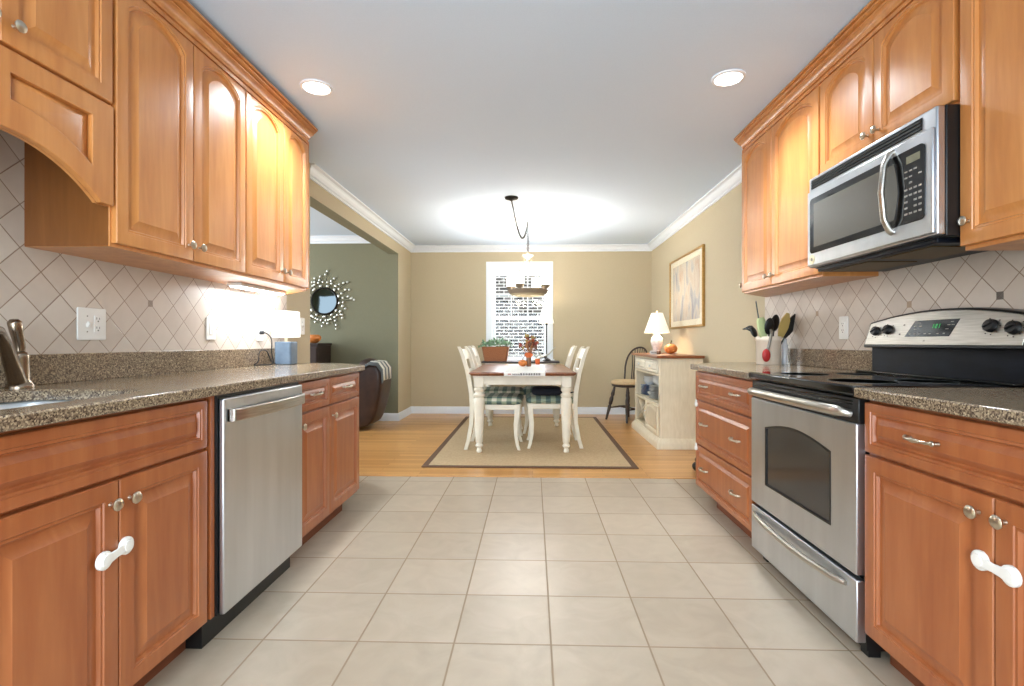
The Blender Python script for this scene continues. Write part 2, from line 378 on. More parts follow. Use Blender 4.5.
def brick():
    m, N, L, P = new_mat('weathered_brick')
    g = N.new('ShaderNodeNewGeometry'); sx = N.new('ShaderNodeSeparateXYZ'); L.new(g.outputs['Position'], sx.inputs[0])
    cm = N.new('ShaderNodeCombineXYZ'); L.new(sx.outputs[0], cm.inputs[0]); L.new(sx.outputs[2], cm.inputs[1])
    br = N.new('ShaderNodeTexBrick'); br.inputs['Scale'].default_value = 1; br.inputs['Brick Width'].default_value = .22; br.inputs['Row Height'].default_value = .074
    br.inputs['Mortar Size'].default_value = .014; br.inputs['Mortar Smooth'].default_value = .4; br.inputs['Bias'].default_value = -.1
    br.inputs['Color1'].default_value = srgb(58, 54, 54); br.inputs['Color2'].default_value = srgb(136, 128, 124); br.inputs['Mortar'].default_value = srgb(240, 238, 234)
    L.new(cm.outputs[0], br.inputs['Vector'])
    nz = N.new('ShaderNodeTexNoise'); nz.inputs['Scale'].default_value = 11; nz.inputs['Detail'].default_value = 4; L.new(cm.outputs[0], nz.inputs['Vector'])
    cr = N.new('ShaderNodeValToRGB'); cr.color_ramp.elements[0].position = .60; cr.color_ramp.elements[1].position = .78; L.new(nz.outputs[0], cr.inputs[0])
    L.new(mixc(N, L, cr.outputs[0], br.outputs['Color'], srgb(232, 228, 222)), P.inputs['Base Color']); P.inputs['Roughness'].default_value = .9
    return m
M['brick'] = brick()
def plaid():
    m, N, L, P = new_mat('green_plaid_fabric')
    tc = N.new('ShaderNodeTexCoord'); sx = N.new('ShaderNodeSeparateXYZ'); L.new(tc.outputs['Object'], sx.inputs[0])
    p = .095
    def st(q): return mth(N, L, 'LESS_THAN', mth(N, L, 'FRACT', mth(N, L, 'DIVIDE', q, p)), .5)
    a = st(sx.outputs[0]); b = st(mth(N, L, 'ADD', sx.outputs[1], sx.outputs[2]))
    s = mth(N, L, 'MULTIPLY', mth(N, L, 'ADD', a, b), .5)
    cr = N.new('ShaderNodeValToRGB'); cr.color_ramp.interpolation = 'CONSTANT'
    cr.color_ramp.elements[0].position = 0; cr.color_ramp.elements[0].color = srgb(214, 210, 190)
    cr.color_ramp.elements[1].position = .8; cr.color_ramp.elements[1].color = srgb(86, 106, 100)
    e = cr.color_ramp.elements.new(.3); e.color = srgb(148, 160, 136)
    L.new(s, cr.inputs[0]); L.new(cr.outputs[0], P.inputs['Base Color']); P.inputs['Roughness'].default_value = .9
    return m
M['plaid'] = plaid()
def stripes(name, cols, p, axis=0, coords='Object'):
    m, N, L, P = new_mat(name)
    tc = N.new('ShaderNodeTexCoord'); sx = N.new('ShaderNodeSeparateXYZ'); L.new(tc.outputs[coords], sx.inputs[0])
    fr = mth(N, L, 'FRACT', mth(N, L, 'DIVIDE', sx.outputs[axis], p))
    cr = N.new('ShaderNodeValToRGB'); cr.color_ramp.interpolation = 'CONSTANT'; k = len(cols)
    cr.color_ramp.elements[0].color = cols[0]; cr.color_ramp.elements[1].position = 1 / k; cr.color_ramp.elements[1].color = cols[1]
    for i in range(2, k): e = cr.color_ramp.elements.new(i / k); e.color = cols[i]
    L.new(fr, cr.inputs[0]); L.new(cr.outputs[0], P.inputs['Base Color']); P.inputs['Roughness'].default_value = .95
    return m
M['throw'] = stripes('striped_throw', [srgb(214, 210, 196), srgb(112, 116, 116), srgb(200, 196, 184), srgb(90, 94, 96)], .26, 1)
def rugm():
    m, N, L, P = new_mat('sisal_weave')
    tc = N.new('ShaderNodeTexCoord')
    w = N.new('ShaderNodeTexWave'); w.inputs['Scale'].default_value = 28; w.bands_direction = 'Y'; w.inputs['Distortion'].default_value = 2; w.inputs['Detail'].default_value = 2; L.new(tc.outputs['Object'], w.inputs['Vector'])
    n = N.new('ShaderNodeTexNoise'); n.inputs['Scale'].default_value = 60; n.inputs['Detail'].default_value = 3; L.new(tc.outputs['Object'], n.inputs['Vector'])
    cr = N.new('ShaderNodeValToRGB'); cr.color_ramp.elements[0].color = srgb(170, 142, 104); cr.color_ramp.elements[1].color = srgb(206, 182, 144); cr.color_ramp.elements[0].position = .2; cr.color_ramp.elements[1].position = .8
    L.new(mth(N, L, 'ADD', mth(N, L, 'MULTIPLY', w.outputs[1], .35), mth(N, L, 'MULTIPLY', n.outputs[0], .65)), cr.inputs[0]); L.new(cr.outputs[0], P.inputs['Base Color']); P.inputs['Roughness'].default_value = .95
    return m
M['rug'] = rugm()
M['rugedge'] = noisy('brown_rug_binding', srgb(92, 66, 46), srgb(108, 80, 58), (60, 60, 60), .9, nscale=2)
def wicker():
    m, N, L, P = new_mat('woven_basket')
    tc = N.new('ShaderNodeTexCoord')
    br = N.new('ShaderNodeTexWave'); br.inputs['Scale'].default_value = 26; br.bands_direction = 'Z'; br.inputs['Distortion'].default_value = 6; L.new(tc.outputs['Object'], br.inputs['Vector'])
    cr = N.new('ShaderNodeValToRGB'); cr.color_ramp.elements[0].color = srgb(118, 70, 42); cr.color_ramp.elements[1].color = srgb(184, 122, 82)
    L.new(br.outputs[1], cr.inputs[0]); L.new(cr.outputs[0], P.inputs['Base Color']); P.inputs['Roughness'].default_value = .8
    b = N.new('ShaderNodeBump'); b.inputs['Strength'].default_value = .6; L.new(br.outputs[1], b.inputs['Height']); L.new(b.outputs[0], P.inputs['Normal'])
    return m
M['wicker'] = wicker()
def art():
    m, N, L, P = new_mat('abstract_watercolour')
    tc = N.new('ShaderNodeTexCoord'); mp = N.new('ShaderNodeMapping'); mp.inputs['Scale'].default_value = (1, 5, 2.2); L.new(tc.outputs['Object'], mp.inputs[0])
    n = N.new('ShaderNodeTexNoise'); n.inputs['Scale'].default_value = 1.6; n.inputs['Detail'].default_value = 5; n.inputs['Distortion'].default_value = .6; L.new(mp.outputs[0], n.inputs['Vector'])
    cr = N.new('ShaderNodeValToRGB'); E_ = cr.color_ramp.elements
    E_[0].position = .3; E_[0].color = srgb(128, 128, 146); E_[1].position = .72; E_[1].color = srgb(206, 170, 144)
    for p, c in ((.42, srgb(182, 184, 190)), (.5, srgb(226, 214, 196)), (.6, srgb(214, 196, 176))): e = E_.new(p); e.color = c
    L.new(n.outputs[0], cr.inputs[0]); L.new(cr.outputs[0], P.inputs['Base Color']); P.inputs['Roughness'].default_value = .5; P.inputs['Coat Weight'].default_value = 1; P.inputs['Coat Roughness'].default_value = .03
    return m
M['art'] = art()
def glassm():
    m, N, L, P = new_mat('clear_pane'); out = N['Material Output']
    t = N.new('ShaderNodeBsdfTransparent'); gl = N.new('ShaderNodeBsdfGlossy'); gl.inputs['Roughness'].default_value = .02
    lw0 = N.new('ShaderNodeLayerWeight'); lw0.inputs['Blend'].default_value = .5; mx = N.new('ShaderNodeMixShader')
    L.new(mth(N, L, 'ADD', mth(N, L, 'MULTIPLY', mth(N, L, 'POWER', lw0.outputs['Facing'], 4), .3), .012), mx.inputs[0]); L.new(t.outputs[0], mx.inputs[1]); L.new(gl.outputs[0], mx.inputs[2]); L.new(mx.outputs[0], out.inputs[0])
    return m
M['pane'] = glassm()

# ================================================================== the shell
ZC = 2.44; XL = -1.78; XR = 1.71; YB = 7.35; YT = 3.93; YN = -1.7; XLV = -5.4; XK = -1.737; YG = 6.65; WT = .13
struct('floor', MB().box(XL - .1, XR + .1, YN - .1, YT, -.05, 0), M['ftile'], smooth=0)
struct('floor', MB().box(XLV - .1, XR + .1, YT, YB + .1, -.05, 0).box(XLV - .1, XL - .1, 1.0, YT, -.05, 0), M['plank'], smooth=0)
struct('ceiling', MB().box(XLV - .1, XR + .1, YN - .1, YB + .1, ZC, ZC + .05), M['ceil'], smooth=0)
# right wall
struct('wall_right', MB().box(XR, XR + .1, YN, YB, 0, ZC), M['wallR'], smooth=0)
# left wall: solid beside the kitchen, header over the opening, stub at the far end
struct('wall_left', MB().box(XL - WT, XK, YN, 3.9, 0, ZC).box(XL - WT, XL, 3.93, YG, 2.215, ZC).box(XL - WT, XL, YG, YB, 0, ZC), M['wall'], smooth=0)
struct('wall_living', MB().box(XLV, XL - WT, YG, YG + .1, 0, ZC).box(XL - WT, XL - .0005, YG - .004, YG, 0, 2.215).box(XL - WT, XL - .0005, 3.93, YG, 2.211, 2.215), M['green'], smooth=0)  # thin strip under the header paints its shade as olive
m_ = MB(); m_.m = Matrix(((1, 0, 0, 0), (0, 0, 1, 0), (0, 1, 0, 0), (0, 0, 0, 1)))
m_.slab([(XLV, 0), (XL - WT, 0), (XL - WT, ZC), (XLV, ZC)], [[(-5.3, .5), (-3.1, .5), (-3.1, 2.2), (-5.3, 2.2)]], .95, 1.05)
struct('wall_living_side', m_, M['green'], smooth=0)
# living room outer wall with a wide window opening
m_ = MB(); m_.m = Matrix(((0, 0, 1, 0), (1, 0, 0, 0), (0, 1, 0, 0), (0, 0, 0, 1)))
m_.slab([(1.0, 0), (YG, 0), (YG, ZC), (1.0, ZC)], [[(3.6, .7), (6.2, .7), (6.2, 2.3), (3.6, 2.3)]], XLV - .1, XLV)
struct('wall_living_outer', m_, M['green'], smooth=0)
# unseen rear wall, its opening added to go with the rear fill
m_ = MB(); m_.m = Matrix(((1, 0, 0, 0), (0, 0, 1, 0), (0, 1, 0, 0), (0, 0, 0, 1)))
m_.slab([(XL, 0), (XR, 0), (XR, ZC), (XL, ZC)], [[(-1.35, .02), (.55, .02), (.55, 2.2), (-1.35, 2.2)]], YN - .1, YN)
struct('wall_near', m_, M['wall'], smooth=0)
# back wall with the dining window
WX0, WX1, WZ0, WZ1 = -.60, .215, .79, 2.13
m_ = MB(); m_.m = Matrix(((1, 0, 0, 0), (0, 0, 1, 0), (0, 1, 0, 0), (0, 0, 0, 1)))
m_.slab([(XL - .13, 0), (XR + .1, 0), (XR + .1, ZC), (XL - .13, ZC)], [[(WX0, WZ0), (WX1, WZ0), (WX1, WZ1), (WX0, WZ1)]], YB, YB + .12)
struct('wall_back', m_, M['wall'], smooth=0)
# window: casing, sashes, muntins, panes, blind header
win = bpy.data.objects.new('window_1', None); C.objects.link(win); win['kind'] = 'structure'; win.location = (0, YB, 0)
def wp(n, mb, m, **k): return obj(n, mb, m, win, **k)
cw = .078
wp('casing', MB().box(WX0 - cw, WX0, -.018, 0, WZ0 - .02, WZ1 + cw).box(WX1, WX1 + cw, -.018, 0, WZ0 - .02, WZ1 + cw).box(WX0, WX1, -.018, 0, WZ1, WZ1 + cw), M['whitepaint'], bevel=.004)
wp('jamb', MB().box(WX0, WX0 + .015, 0, .11, WZ0, WZ1).box(WX1 - .015, WX1, 0, .11, WZ0, WZ1).box(WX0, WX1, 0, .11, WZ1 - .015, WZ1), M['whitepaint'])
wp('sill', MB().box(WX0 - cw - .02, WX1 + cw + .02, -.05, .11, WZ0 - .03, WZ0 + .005).box(WX0 - cw, WX1 + cw, -.016, 0, WZ0 - .1, WZ0 - .03), M['whitepaint'], bevel=.004)
def sash(name, z0, z1, y, xs=(), zs=()):
    a, b = WX0 + .015, WX1 - .015; st = .04
    mb = MB().box(a, a + st, y, y + .03, z0, z1).box(b - st, b, y, y + .03, z0, z1).box(a + st, b - st, y, y + .03, z0, z0 + .035).box(a + st, b - st, y, y + .03, z1 - .035, z1)
    for x in xs: mb.box(x - .009, x + .009, y + .004, y + .024, z0 + .03, z1 - .03)
    for z in zs: mb.box(a + st, b - st, y + .004, y + .024, z - .009, z + .009)
    o = wp(name, mb, M['whitepaint'])
    obj('pane', MB().box(a + st, b - st, y + .012, y + .016, z0 + .03, z1 - .03), M['pane'], o, smooth=0)
sash('upper_sash', 1.385, 2.05, .07, xs=(-.315, -.075), zs=(1.735,))
sash('lower_sash', WZ0 + .005, 1.42, .035)
wp('blind_header', MB().box(WX0 + .015, WX1 - .015, .005, .06, 2.035, WZ1 - .015), M['whitepaint'], bevel=.004)
# crown moulding and baseboards
CR = [(0, 0), (0, -.09), (.014, -.09), (.015, -.076), (.007, -.074), (.008, -.068), (.024, -.062), (.040, -.046), (.050, -.028), (.056, -.024), (.050, -.021), (.052, -.016), (.070, -.014), (.080, -.012), (.080, 0)]
path = [(XR, 3.9), (XR, YB), (XL, YB), (XL, 3.9)]
struct('trim_1', sweep(path, CR, z=ZC), M['whitepaint'], smooth=12)
struct('trim_2', sweep([(XL - WT, YG), (XLV, YG)], CR, z=ZC), M['whitepaint'], smooth=12)
BB = [(0, 0), (.014, 0), (.014, .085), (.009, .1), (0, .103)]
struct('baseboard_right', sweep([(XR, 3.72), (XR, YB), (XL, YB), (XL, YG), (XL - WT, YG), (XLV, YG)], BB), M['whitepaint'], smooth=30)
struct('trim_3', MB().box(-1.75, XR, YT - .022, YT + .022, 0, .006), M['plank'], bevel=.003)
# neighbour's brick house
tag(obj('brick_house', MB().box(-5, 5, 11.6, 12, -1, 5), M['brick'], smooth=0), 'weathered brick wall of the house outside the dining window', 'house')
struct('ground_outdoor', MB().box(-8, 8, YB + .12, 16, -.4, -.35), plain('lawn', srgb(120, 130, 90), .9), smooth=0)

# ================================================================== cabinet doors
def door_mb(x0, x1, z0, z1, y=0, t=.02, fw=.060, rise=0, slope=.028):
    """raised-panel door; front at y-t, back at y. rise>0 gives an arched top panel"""
    NP = 15 if rise else 3
    def lp(ins, yy, r, topx=0):
        a, b, c, d = x0 + ins, x1 - ins, z0 + ins, z1 - ins + topx
        pts = [(a, yy, c), (b, yy, c)]
        for i in range(NP):
            s = i / (NP - 1); x = b + (a - b) * s
            q = 1 - (2 * s - 1) ** 2
            pts.append((x, yy, d - r + r * q ** .8 if r else d))
        return pts
    f = y - t
    tx = .032 if rise else 0
    L = [lp(0, y, 0), lp(0, f + .004, 0), lp(.0025, f + .0008, 0), lp(.006, f, 0), lp(fw - .014, f, rise, tx), lp(fw - .012, f + .0035, rise, tx), lp(fw - .005, f + .0025, rise, tx), lp(fw - .001, f + .012, rise, tx), lp(fw + .005, f + .012, rise, tx),
         lp(fw + .005 + slope, f + .0025, rise * .95, tx), lp(fw + .007 + slope, f + .001, rise * .95, tx)]
    return MB().loops(L)
KN = [(.004, 0), (.006, .001), (.0045, .006), (.0045, .012), (.010, .016), (.015, .019), (.0165, .023), (.013, .027), (.006, .029), (.001, .0295)]
def knob(parent, x, z, y=-.02): return obj('knob', MB().lathe(KN, (x, y, z), 16, (0, -1, 0)), M['nickel'], parent, smooth=50)
def pull(parent, x, z, y=-.02, w=.1):
    pts = [(x - w / 2, y, z), (x - w / 2, y - .014, z), (x - w / 2 + .014, y - .024, z), (x - .012, y - .028, z), (x + .012, y - .028, z), (x + w / 2 - .014, y - .024, z), (x + w / 2, y - .014, z), (x + w / 2, y, z)]
    mb = MB().tube(pts, [.006, .0055, .005, .0042, .0042, .005, .0055, .006], 10)
    for sx in (-1, 1): mb.ball((x + sx * (w / 2 - .002), y - .016, z), .009, .006, .008)
    mb.tube([(x - .018, y - .028, z), (x, y - .03, z), (x + .018, y - .028, z)], [.005, .0075, .005], 10)
    return obj('pull', mb, M['nickel'], parent, smooth=50)
def cabinet(name, label, org, rz, w, depth, z0, z1, mat, doors=(), drawers=(), toe=False, hollow=0, group=None):
    """doors: (x0,x1,z0,z1,rise,knob(x,z)|None); drawers: (x0,x1,z0,z1,[pull xs])"""
    t = thing(name, label, 'cabinet', org, rz, group)
    mb = MB().box(0, w, 0, depth, z0, hollow or z1)
    if hollow: mb.box(0, w, 0, .018, hollow, z1).box(0, .016, .018, depth, hollow, z1).box(w - .016, w, .018, depth, hollow, z1)
    obj('body', mb, mat, t, bevel=.0015)
    if toe: obj('toe_kick', MB().box(.002, w - .002, .065, depth, 0, z0 + .001), M['toe'], t)
    for d in doors:
        o = obj('door', door_mb(d[0], d[1], d[2], d[3], rise=d[4]), mat, t, smooth=25)
        if d[5]: knob(o, *d[5])
    for d in drawers:
        o = obj('drawer' if d[4] else 'false_front', door_mb(d[0], d[1], d[2], d[3], fw=.042, slope=.014), mat, t, smooth=25)
        for x in d[4]: pull(o, x, (d[2] + d[3]) / 2 + .004)
    return t
R90 = PI / 2
# ---- left base: local x -> world Y, local y -> toward the wall
FL = -1.12
def lb(y): return (FL, y, 0)
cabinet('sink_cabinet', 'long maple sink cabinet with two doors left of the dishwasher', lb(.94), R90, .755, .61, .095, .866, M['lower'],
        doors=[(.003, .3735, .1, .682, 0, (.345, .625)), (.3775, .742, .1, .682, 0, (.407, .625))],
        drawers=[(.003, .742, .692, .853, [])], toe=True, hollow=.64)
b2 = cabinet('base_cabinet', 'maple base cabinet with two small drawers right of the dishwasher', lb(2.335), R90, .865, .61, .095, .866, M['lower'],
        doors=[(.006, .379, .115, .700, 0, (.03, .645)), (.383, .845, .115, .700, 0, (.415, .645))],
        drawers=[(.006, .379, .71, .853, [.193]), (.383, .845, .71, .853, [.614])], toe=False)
obj('toe_kick', MB().box(.002, .78, .065, .6, 0, .096), M['toe'], b2)
# angled end of the left run
def wedge(name, label, pts, z0, z1, mat, door=None, toe=None, rise=0, knobpos=None):
    t = thing(name, label, 'cabinet', (pts[0][0], pts[0][1], 0))
    L = [(x - pts[0][0], y - pts[0][1]) for x, y in pts]
    obj('body', MB().prism(L, z0, z1), mat, t, bevel=.0015)
    if toe: obj('toe_kick', MB().prism([(x - pts[0][0], y - pts[0][1]) for x, y in toe], 0, z0), M['toe'], t)
    if door:
        (ax, ay), (bx, by) = door  # outward normal is to the right of a->b
        v = Vector((bx - ax, by - ay)); ln = v.length; ang = math.atan2(v.y, v.x)
        mb = door_mb(.012, ln - .012, z0 + .012, z1 - .012, rise=rise)
        mt = Matrix.Translation((ax - pts[0][0], ay - pts[0][1], 0)) @ Matrix.Rotation(ang, 4, 'Z')
        mb.v = [tuple(mt @ Vector(p)) for p in mb.v]
        o = obj('door', mb, mat, t, smooth=25)
        if knobpos:
            k = MB(); k.m = mt; k.lathe(KN, (knobpos[0], -.02, knobpos[1]), 16, (0, -1, 0)); obj('knob', k, M['nickel'], o, smooth=50)
    return t
wedge('corner_cabinet', 'angled maple end cabinet at the far end of the sink run', [(FL, 3.203), (FL - .27, 3.473), (XK + .005, 3.473), (XK + .005, 3.203)], .095, .866, M['lower'],
      door=((FL, 3.203), (FL - .27, 3.473)), toe=[(FL - .1, 3.203), (FL - .3, 3.40), (XK + .005, 3.40), (XK + .005, 3.203)])
# ---- countertop + splash
def rrect(x0, x1, y0, y1, r, n=6):
    P = []
    for cx, cy, a0 in ((x1 - r, y1 - r, 0), (x0 + r, y1 - r, 90), (x0 + r, y0 + r, 180), (x1 - r, y0 + r, 270)):
        for i in range(n + 1): a = math.radians(a0 + 90 * i / n); P.append((cx + r * math.cos(a), cy + r * math.sin(a)))
    return P
SK = rrect(-1.58, -1.175, .97, 1.535, .09)
ct = thing('kitchen_countertop', 'speckled granite countertop with the sink on the left side', 'countertop', (-1.4, 2.2, .9))
sh = lambda L, dx, dy: [(x - dx, y - dy) for x, y in L]
ctl = sh([(-1.07, .92), (-1.07, 3.2), (-1.36, 3.5), (XK + .001, 3.5), (XK + .001, .92)], -1.4, 2.2)
obj('slab', MB().slab(ctl, [sh(SK, -1.4, 2.2)], -.034, 0), M['granite'], ct, bevel=.005, smooth=30)
obj('upstand', MB().box(XK + .001 + 1.4, XK + .027 + 1.4, .92 - 2.2, 3.36 - 2.2, .0, .105), M['granite'], ct, bevel=.002)
# sink
sk = thing('kitchen_sink', 'undermount stainless steel sink in the left countertop', 'sink', (-1.38, 1.25, .87))
mb = MB()
def ring(ins, z): return [(x + 1.38, y - 1.25, z) for x, y in rrect(-1.59 + ins, -1.165 - ins, .96 + ins, 1.545 - ins, max(.09 - ins * .5, .03))]
mb.loops([ring(-.012, -.006), ring(0, -.0045), ring(.004, -.008), ring(.012, -.10), ring(.03, -.18), ring(.10, -.195), ring(.10, -.20), ring(.02, -.19), ring(.004, -.1), ring(-.006, -.012), ring(-.012, -.009)], False, False)
mb.loops([ring(.10, -.195), ring(.19, -.198)], False, True)
obj('basin', mb, M['sinksteel'], sk, smooth=60)
obj('drain', MB().lathe([(.04, -.197), (.045, -.194), (.04, -.192), (.01, -.194)], (.0, 0, 0), 20), M['nickel'], sk)
# faucet
fc = thing('kitchen_faucet', 'bronze-toned kitchen faucet with upright lever behind the sink', 'faucet', (-1.655, 1.585, .9))
obj('base', MB().lathe([(.036, 0), (.036, .004), (.033, .012), (.027, .02), (.024, .03), (.023, .085), (.022, .105), (.017, .115), (.008, .119)], (0, 0, 0), 24), M['faucet'], fc, smooth=60)
obj('spout', MB().tube([(0.004, -.012, .02), (.012, -.03, .055), (.03, -.062, .10), (.055, -.10, .145), (.09, -.15, .18), (.125, -.2, .185), (.15, -.235, .165), (.16, -.25, .135)], [.024, .022, .019, .017, .016, .015, .015, .016], 16), M['faucet'], fc, smooth=60)
obj('lever', MB().tube([(-.002, .002, .112), (-.004, .004, .13), (-.003, -.002, .155), (.0, -.012, .185), (.002, -.020, .212), (.003, -.022, .220)], [.012, .014, .0155, .0175, .018, .011], 16), M['faucet'], fc, smooth=60)
# ---- child safety latches
def latch(name, label, org, rz, pts):
    t = thing(name, label, 'latch', org, rz)
    (xa, za), (xb, zb) = pts
    obj('pad', MB().lathe([(.0235, 0), (.0235, .007), (.019, .010), (.015, .0105), (.0145, .014), (.001, .015)], (xa, -.0205, za), 20, (0, -1, 0)), M['white'], t, smooth=40)
    obj('pad', MB().lathe([(.0235, 0), (.0235, .007), (.019, .010), (.015, .0105), (.0145, .014), (.001, .015)], (xb, -.0205, zb), 20, (0, -1, 0)), M['white'], t, smooth=40)
    v = Vector((xb - xa, 0, zb - za)); n_ = Vector((-v.z, 0, v.x)).normalized(); A_ = Vector((xa, 0, za)); L_ = []
    for f_, hw_, y_ in ((-.04, .012, -.031), (.06, .0165, -.032), (.22, .0125, -.033), (.5, .0105, -.033), (.78, .0125, -.033), (.94, .0165, -.032), (1.04, .012, -.031)):
        p = A_ + v * f_; L_.append([(p.x + n_.x * hw_ * k, y, p.z + n_.z * hw_ * k) for k, y in ((-1, y_ + .006), (-1, y_), (1, y_), (1, y_ + .006))])
    obj('strap', MB().loops(L_), M['white'], t, bevel=.002, smooth=50)
latch('child_safety_latch', 'white child safety latch across the sink cabinet doors', lb(.94), R90, [(.322, .489), (.392, .500)])
# ---- dishwasher
dw = thing('dishwasher', 'stainless steel dishwasher with a bar handle', 'dishwasher', (-1.07, 1.725, 0), R90)
obj('body', MB().box(-.006, .604, .022, .62, .1, .862), M['black'], dw)
obj('side_trim', MB().box(-.028, -.008, .03, .6, .1, .862), M['lower'], dw)
dd = obj('door', MB().box(0, .598, 0, .021, .1, .852), M['steel'], dw, bevel=.006)
obj('toe_kick', MB().box(-.03, .6, .06, .4, .0, .098), M['black'], dw)
hp = [(.02 + .558 * i / 12, -.012 - .045 * math.sin(PI * i / 12) ** .5, .80) for i in range(13)]
hb = MB().loops([[(x, y - .006, z - .022), (x, y + .008, z - .022), (x, y + .008, z + .022), (x, y - .006, z + .022)] for x, y, z in [(.022, .0, .79), (.022, -.018, .79), (.045, -.028, .79), (.3, -.040, .79), (.545, -.028, .79), (.57, -.018, .79), (.57, .0, .79)]])
obj('handle', hb, M['steel2'], dd, bevel=.004)

# ---- right side, local x -> -Y, local y -> +X
FR = 1.10
def rb(y): return (FR, y, 0)
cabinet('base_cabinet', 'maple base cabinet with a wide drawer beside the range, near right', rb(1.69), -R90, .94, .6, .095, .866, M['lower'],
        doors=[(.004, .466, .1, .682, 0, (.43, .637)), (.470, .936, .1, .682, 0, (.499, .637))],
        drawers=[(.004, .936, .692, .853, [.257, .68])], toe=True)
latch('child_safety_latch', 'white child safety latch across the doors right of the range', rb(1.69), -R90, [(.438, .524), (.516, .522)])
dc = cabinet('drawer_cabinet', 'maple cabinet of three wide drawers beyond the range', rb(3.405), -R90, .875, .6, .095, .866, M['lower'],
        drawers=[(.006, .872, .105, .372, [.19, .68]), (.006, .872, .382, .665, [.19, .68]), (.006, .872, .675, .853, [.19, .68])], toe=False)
obj('toe_kick', MB().box(.16, .87, .065, .6, 0, .096), M['toe'], dc)
for z, n in ((.638, 'middle'), (.352, 'bottom')):
    t = thing('drawer_latch', 'small white safety latch on the far end of the %s drawer' % n, 'latch', rb(3.405), -R90)
    obj('plate', MB().lathe([(.017, 0), (.017, .007), (.012, .011), (.001, .012)], (.035, -.0205, z), 18, (0, -1, 0)), M['white'], t, smooth=40)
    obj('clip', MB().box(.024, .046, -.029, -.0205, z, z + .03), M['white'], t, bevel=.003)
wedge('corner_cabinet', 'angled maple end cabinet beyond the three-drawer cabinet', [(FR, 3.408), (FR + .3, 3.71), (XR - .003, 3.71), (XR - .003, 3.408)], .095, .866, M['lower'],
      door=((FR + .3, 3.71), (FR, 3.408)), toe=[(FR + .1, 3.408), (FR + .33, 3.64), (XR - .003, 3.64), (XR - .003, 3.408)])
ct = thing('kitchen_countertop', 'granite countertop holding the utensil crock beyond the range', 'countertop', (1.38, 3.1, .9))
obj('slab', MB().slab(sh([(1.05, 2.515), (XR - .001, 2.515), (XR - .001, 3.74), (1.37, 3.74), (1.05, 3.41)], 1.38, 3.1), [], -.034, 0), M['granite'], ct, bevel=.005)
obj('upstand', MB().box(XR - .027 - 1.38, XR - .001 - 1.38, 2.512 - 3.1, 3.45 - 3.1, 0, .105), M['granite'], ct, bevel=.002)
ct = thing('kitchen_countertop', 'granite countertop at the right edge, nearer than the range', 'countertop', (1.38, 1.2, .9))
obj('slab', MB().box(1.05 - 1.38, XR - .001 - 1.38, .74 - 1.2, 1.692 - 1.2, -.034, 0), M['granite'], ct, bevel=.005)
obj('upstand', MB().box(XR - .027 - 1.38, XR - .001 - 1.38, .74 - 1.2, 1.692 - 1.2, 0, .105), M['granite'], ct, bevel=.002)
# backsplash tiles
struct('wall_left_backsplash', MB().box(XK, XK + .012, .6, 3.5, .9, 1.95), M['tileL'], smooth=0)
struct('wall_right_backsplash', MB().box(XR - .012, XR, .6, 3.76, .9, 1.9), M['tileR'], smooth=0)

# ---- upper cabinets
UL = -1.43; UZ0, UZ1 = 1.372, 2.33
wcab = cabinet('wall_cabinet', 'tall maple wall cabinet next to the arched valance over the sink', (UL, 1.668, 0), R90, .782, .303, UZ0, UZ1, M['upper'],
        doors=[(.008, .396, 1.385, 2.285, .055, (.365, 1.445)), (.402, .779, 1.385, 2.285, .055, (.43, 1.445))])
obj('side_panel', MB().box(-.0016, -.0002, .004, .302, UZ0 + .001, 1.836), M['shaded_side'], wcab)['label'] = 'side panel with shade painted into its brown'  # thin sheet of painted shade over the cabinet side
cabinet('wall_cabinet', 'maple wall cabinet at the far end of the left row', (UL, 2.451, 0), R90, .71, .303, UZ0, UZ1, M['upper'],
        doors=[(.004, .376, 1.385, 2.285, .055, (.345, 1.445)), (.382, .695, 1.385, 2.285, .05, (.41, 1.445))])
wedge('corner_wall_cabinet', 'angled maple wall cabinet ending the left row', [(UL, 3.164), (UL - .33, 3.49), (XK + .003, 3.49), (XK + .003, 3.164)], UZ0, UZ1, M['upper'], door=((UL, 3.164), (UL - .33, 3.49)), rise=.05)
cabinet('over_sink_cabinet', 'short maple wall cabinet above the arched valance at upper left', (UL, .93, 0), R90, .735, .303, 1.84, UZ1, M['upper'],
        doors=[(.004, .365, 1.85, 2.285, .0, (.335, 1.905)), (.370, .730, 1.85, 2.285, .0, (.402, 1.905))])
cabinet('wall_cabinet', 'unseen maple wall cabinet on the near side of the sink valance', (UL, .15, 0), R90, .772, .303, UZ0, UZ1, M['upper'],  # out of view, assumed by symmetry and added to shade under the valance
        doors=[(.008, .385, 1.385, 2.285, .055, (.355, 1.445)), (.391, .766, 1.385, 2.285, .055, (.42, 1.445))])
# arched valance (panel with an arched recess)
va = thing('arched_valance', 'maple valance with an arched lower edge over the sink', 'valance', (UL, .93, 0), R90)
NA = 24; top = 1.838; w = .732; zb = 1.505
def vz(o): return 1.625 - .112 * (abs(o) / .31) ** 2.3
arch = [(0, zb), (w / 2 - .318, zb)] + [(w / 2 - .31 + .62 * i / NA, vz(.31 - .62 * i / NA)) for i in range(NA + 1)] + [(w / 2 + .318, zb), (w, zb)]
poly = arch + [(w, top), (0, top)]
def vfield(sgn):
    P = [(w / 2 + .285 - i * .255 / 8, vz(.285 - i * .255 / 8) + .082) for i in range(9)]
    P = P + [(P[-1][0], 1.778), (P[0][0], 1.778)]
    if sgn < 0: P = [(w - x, z) for x, z in P][::-1]
    return P
mb = MB(); mb.m = Matrix(((1, 0, 0, 0), (0, 0, 1, 0), (0, 1, 0, 0), (0, 0, 0, 1)))
mb.slab(poly, [vfield(1), vfield(-1)], -.001, -.02)
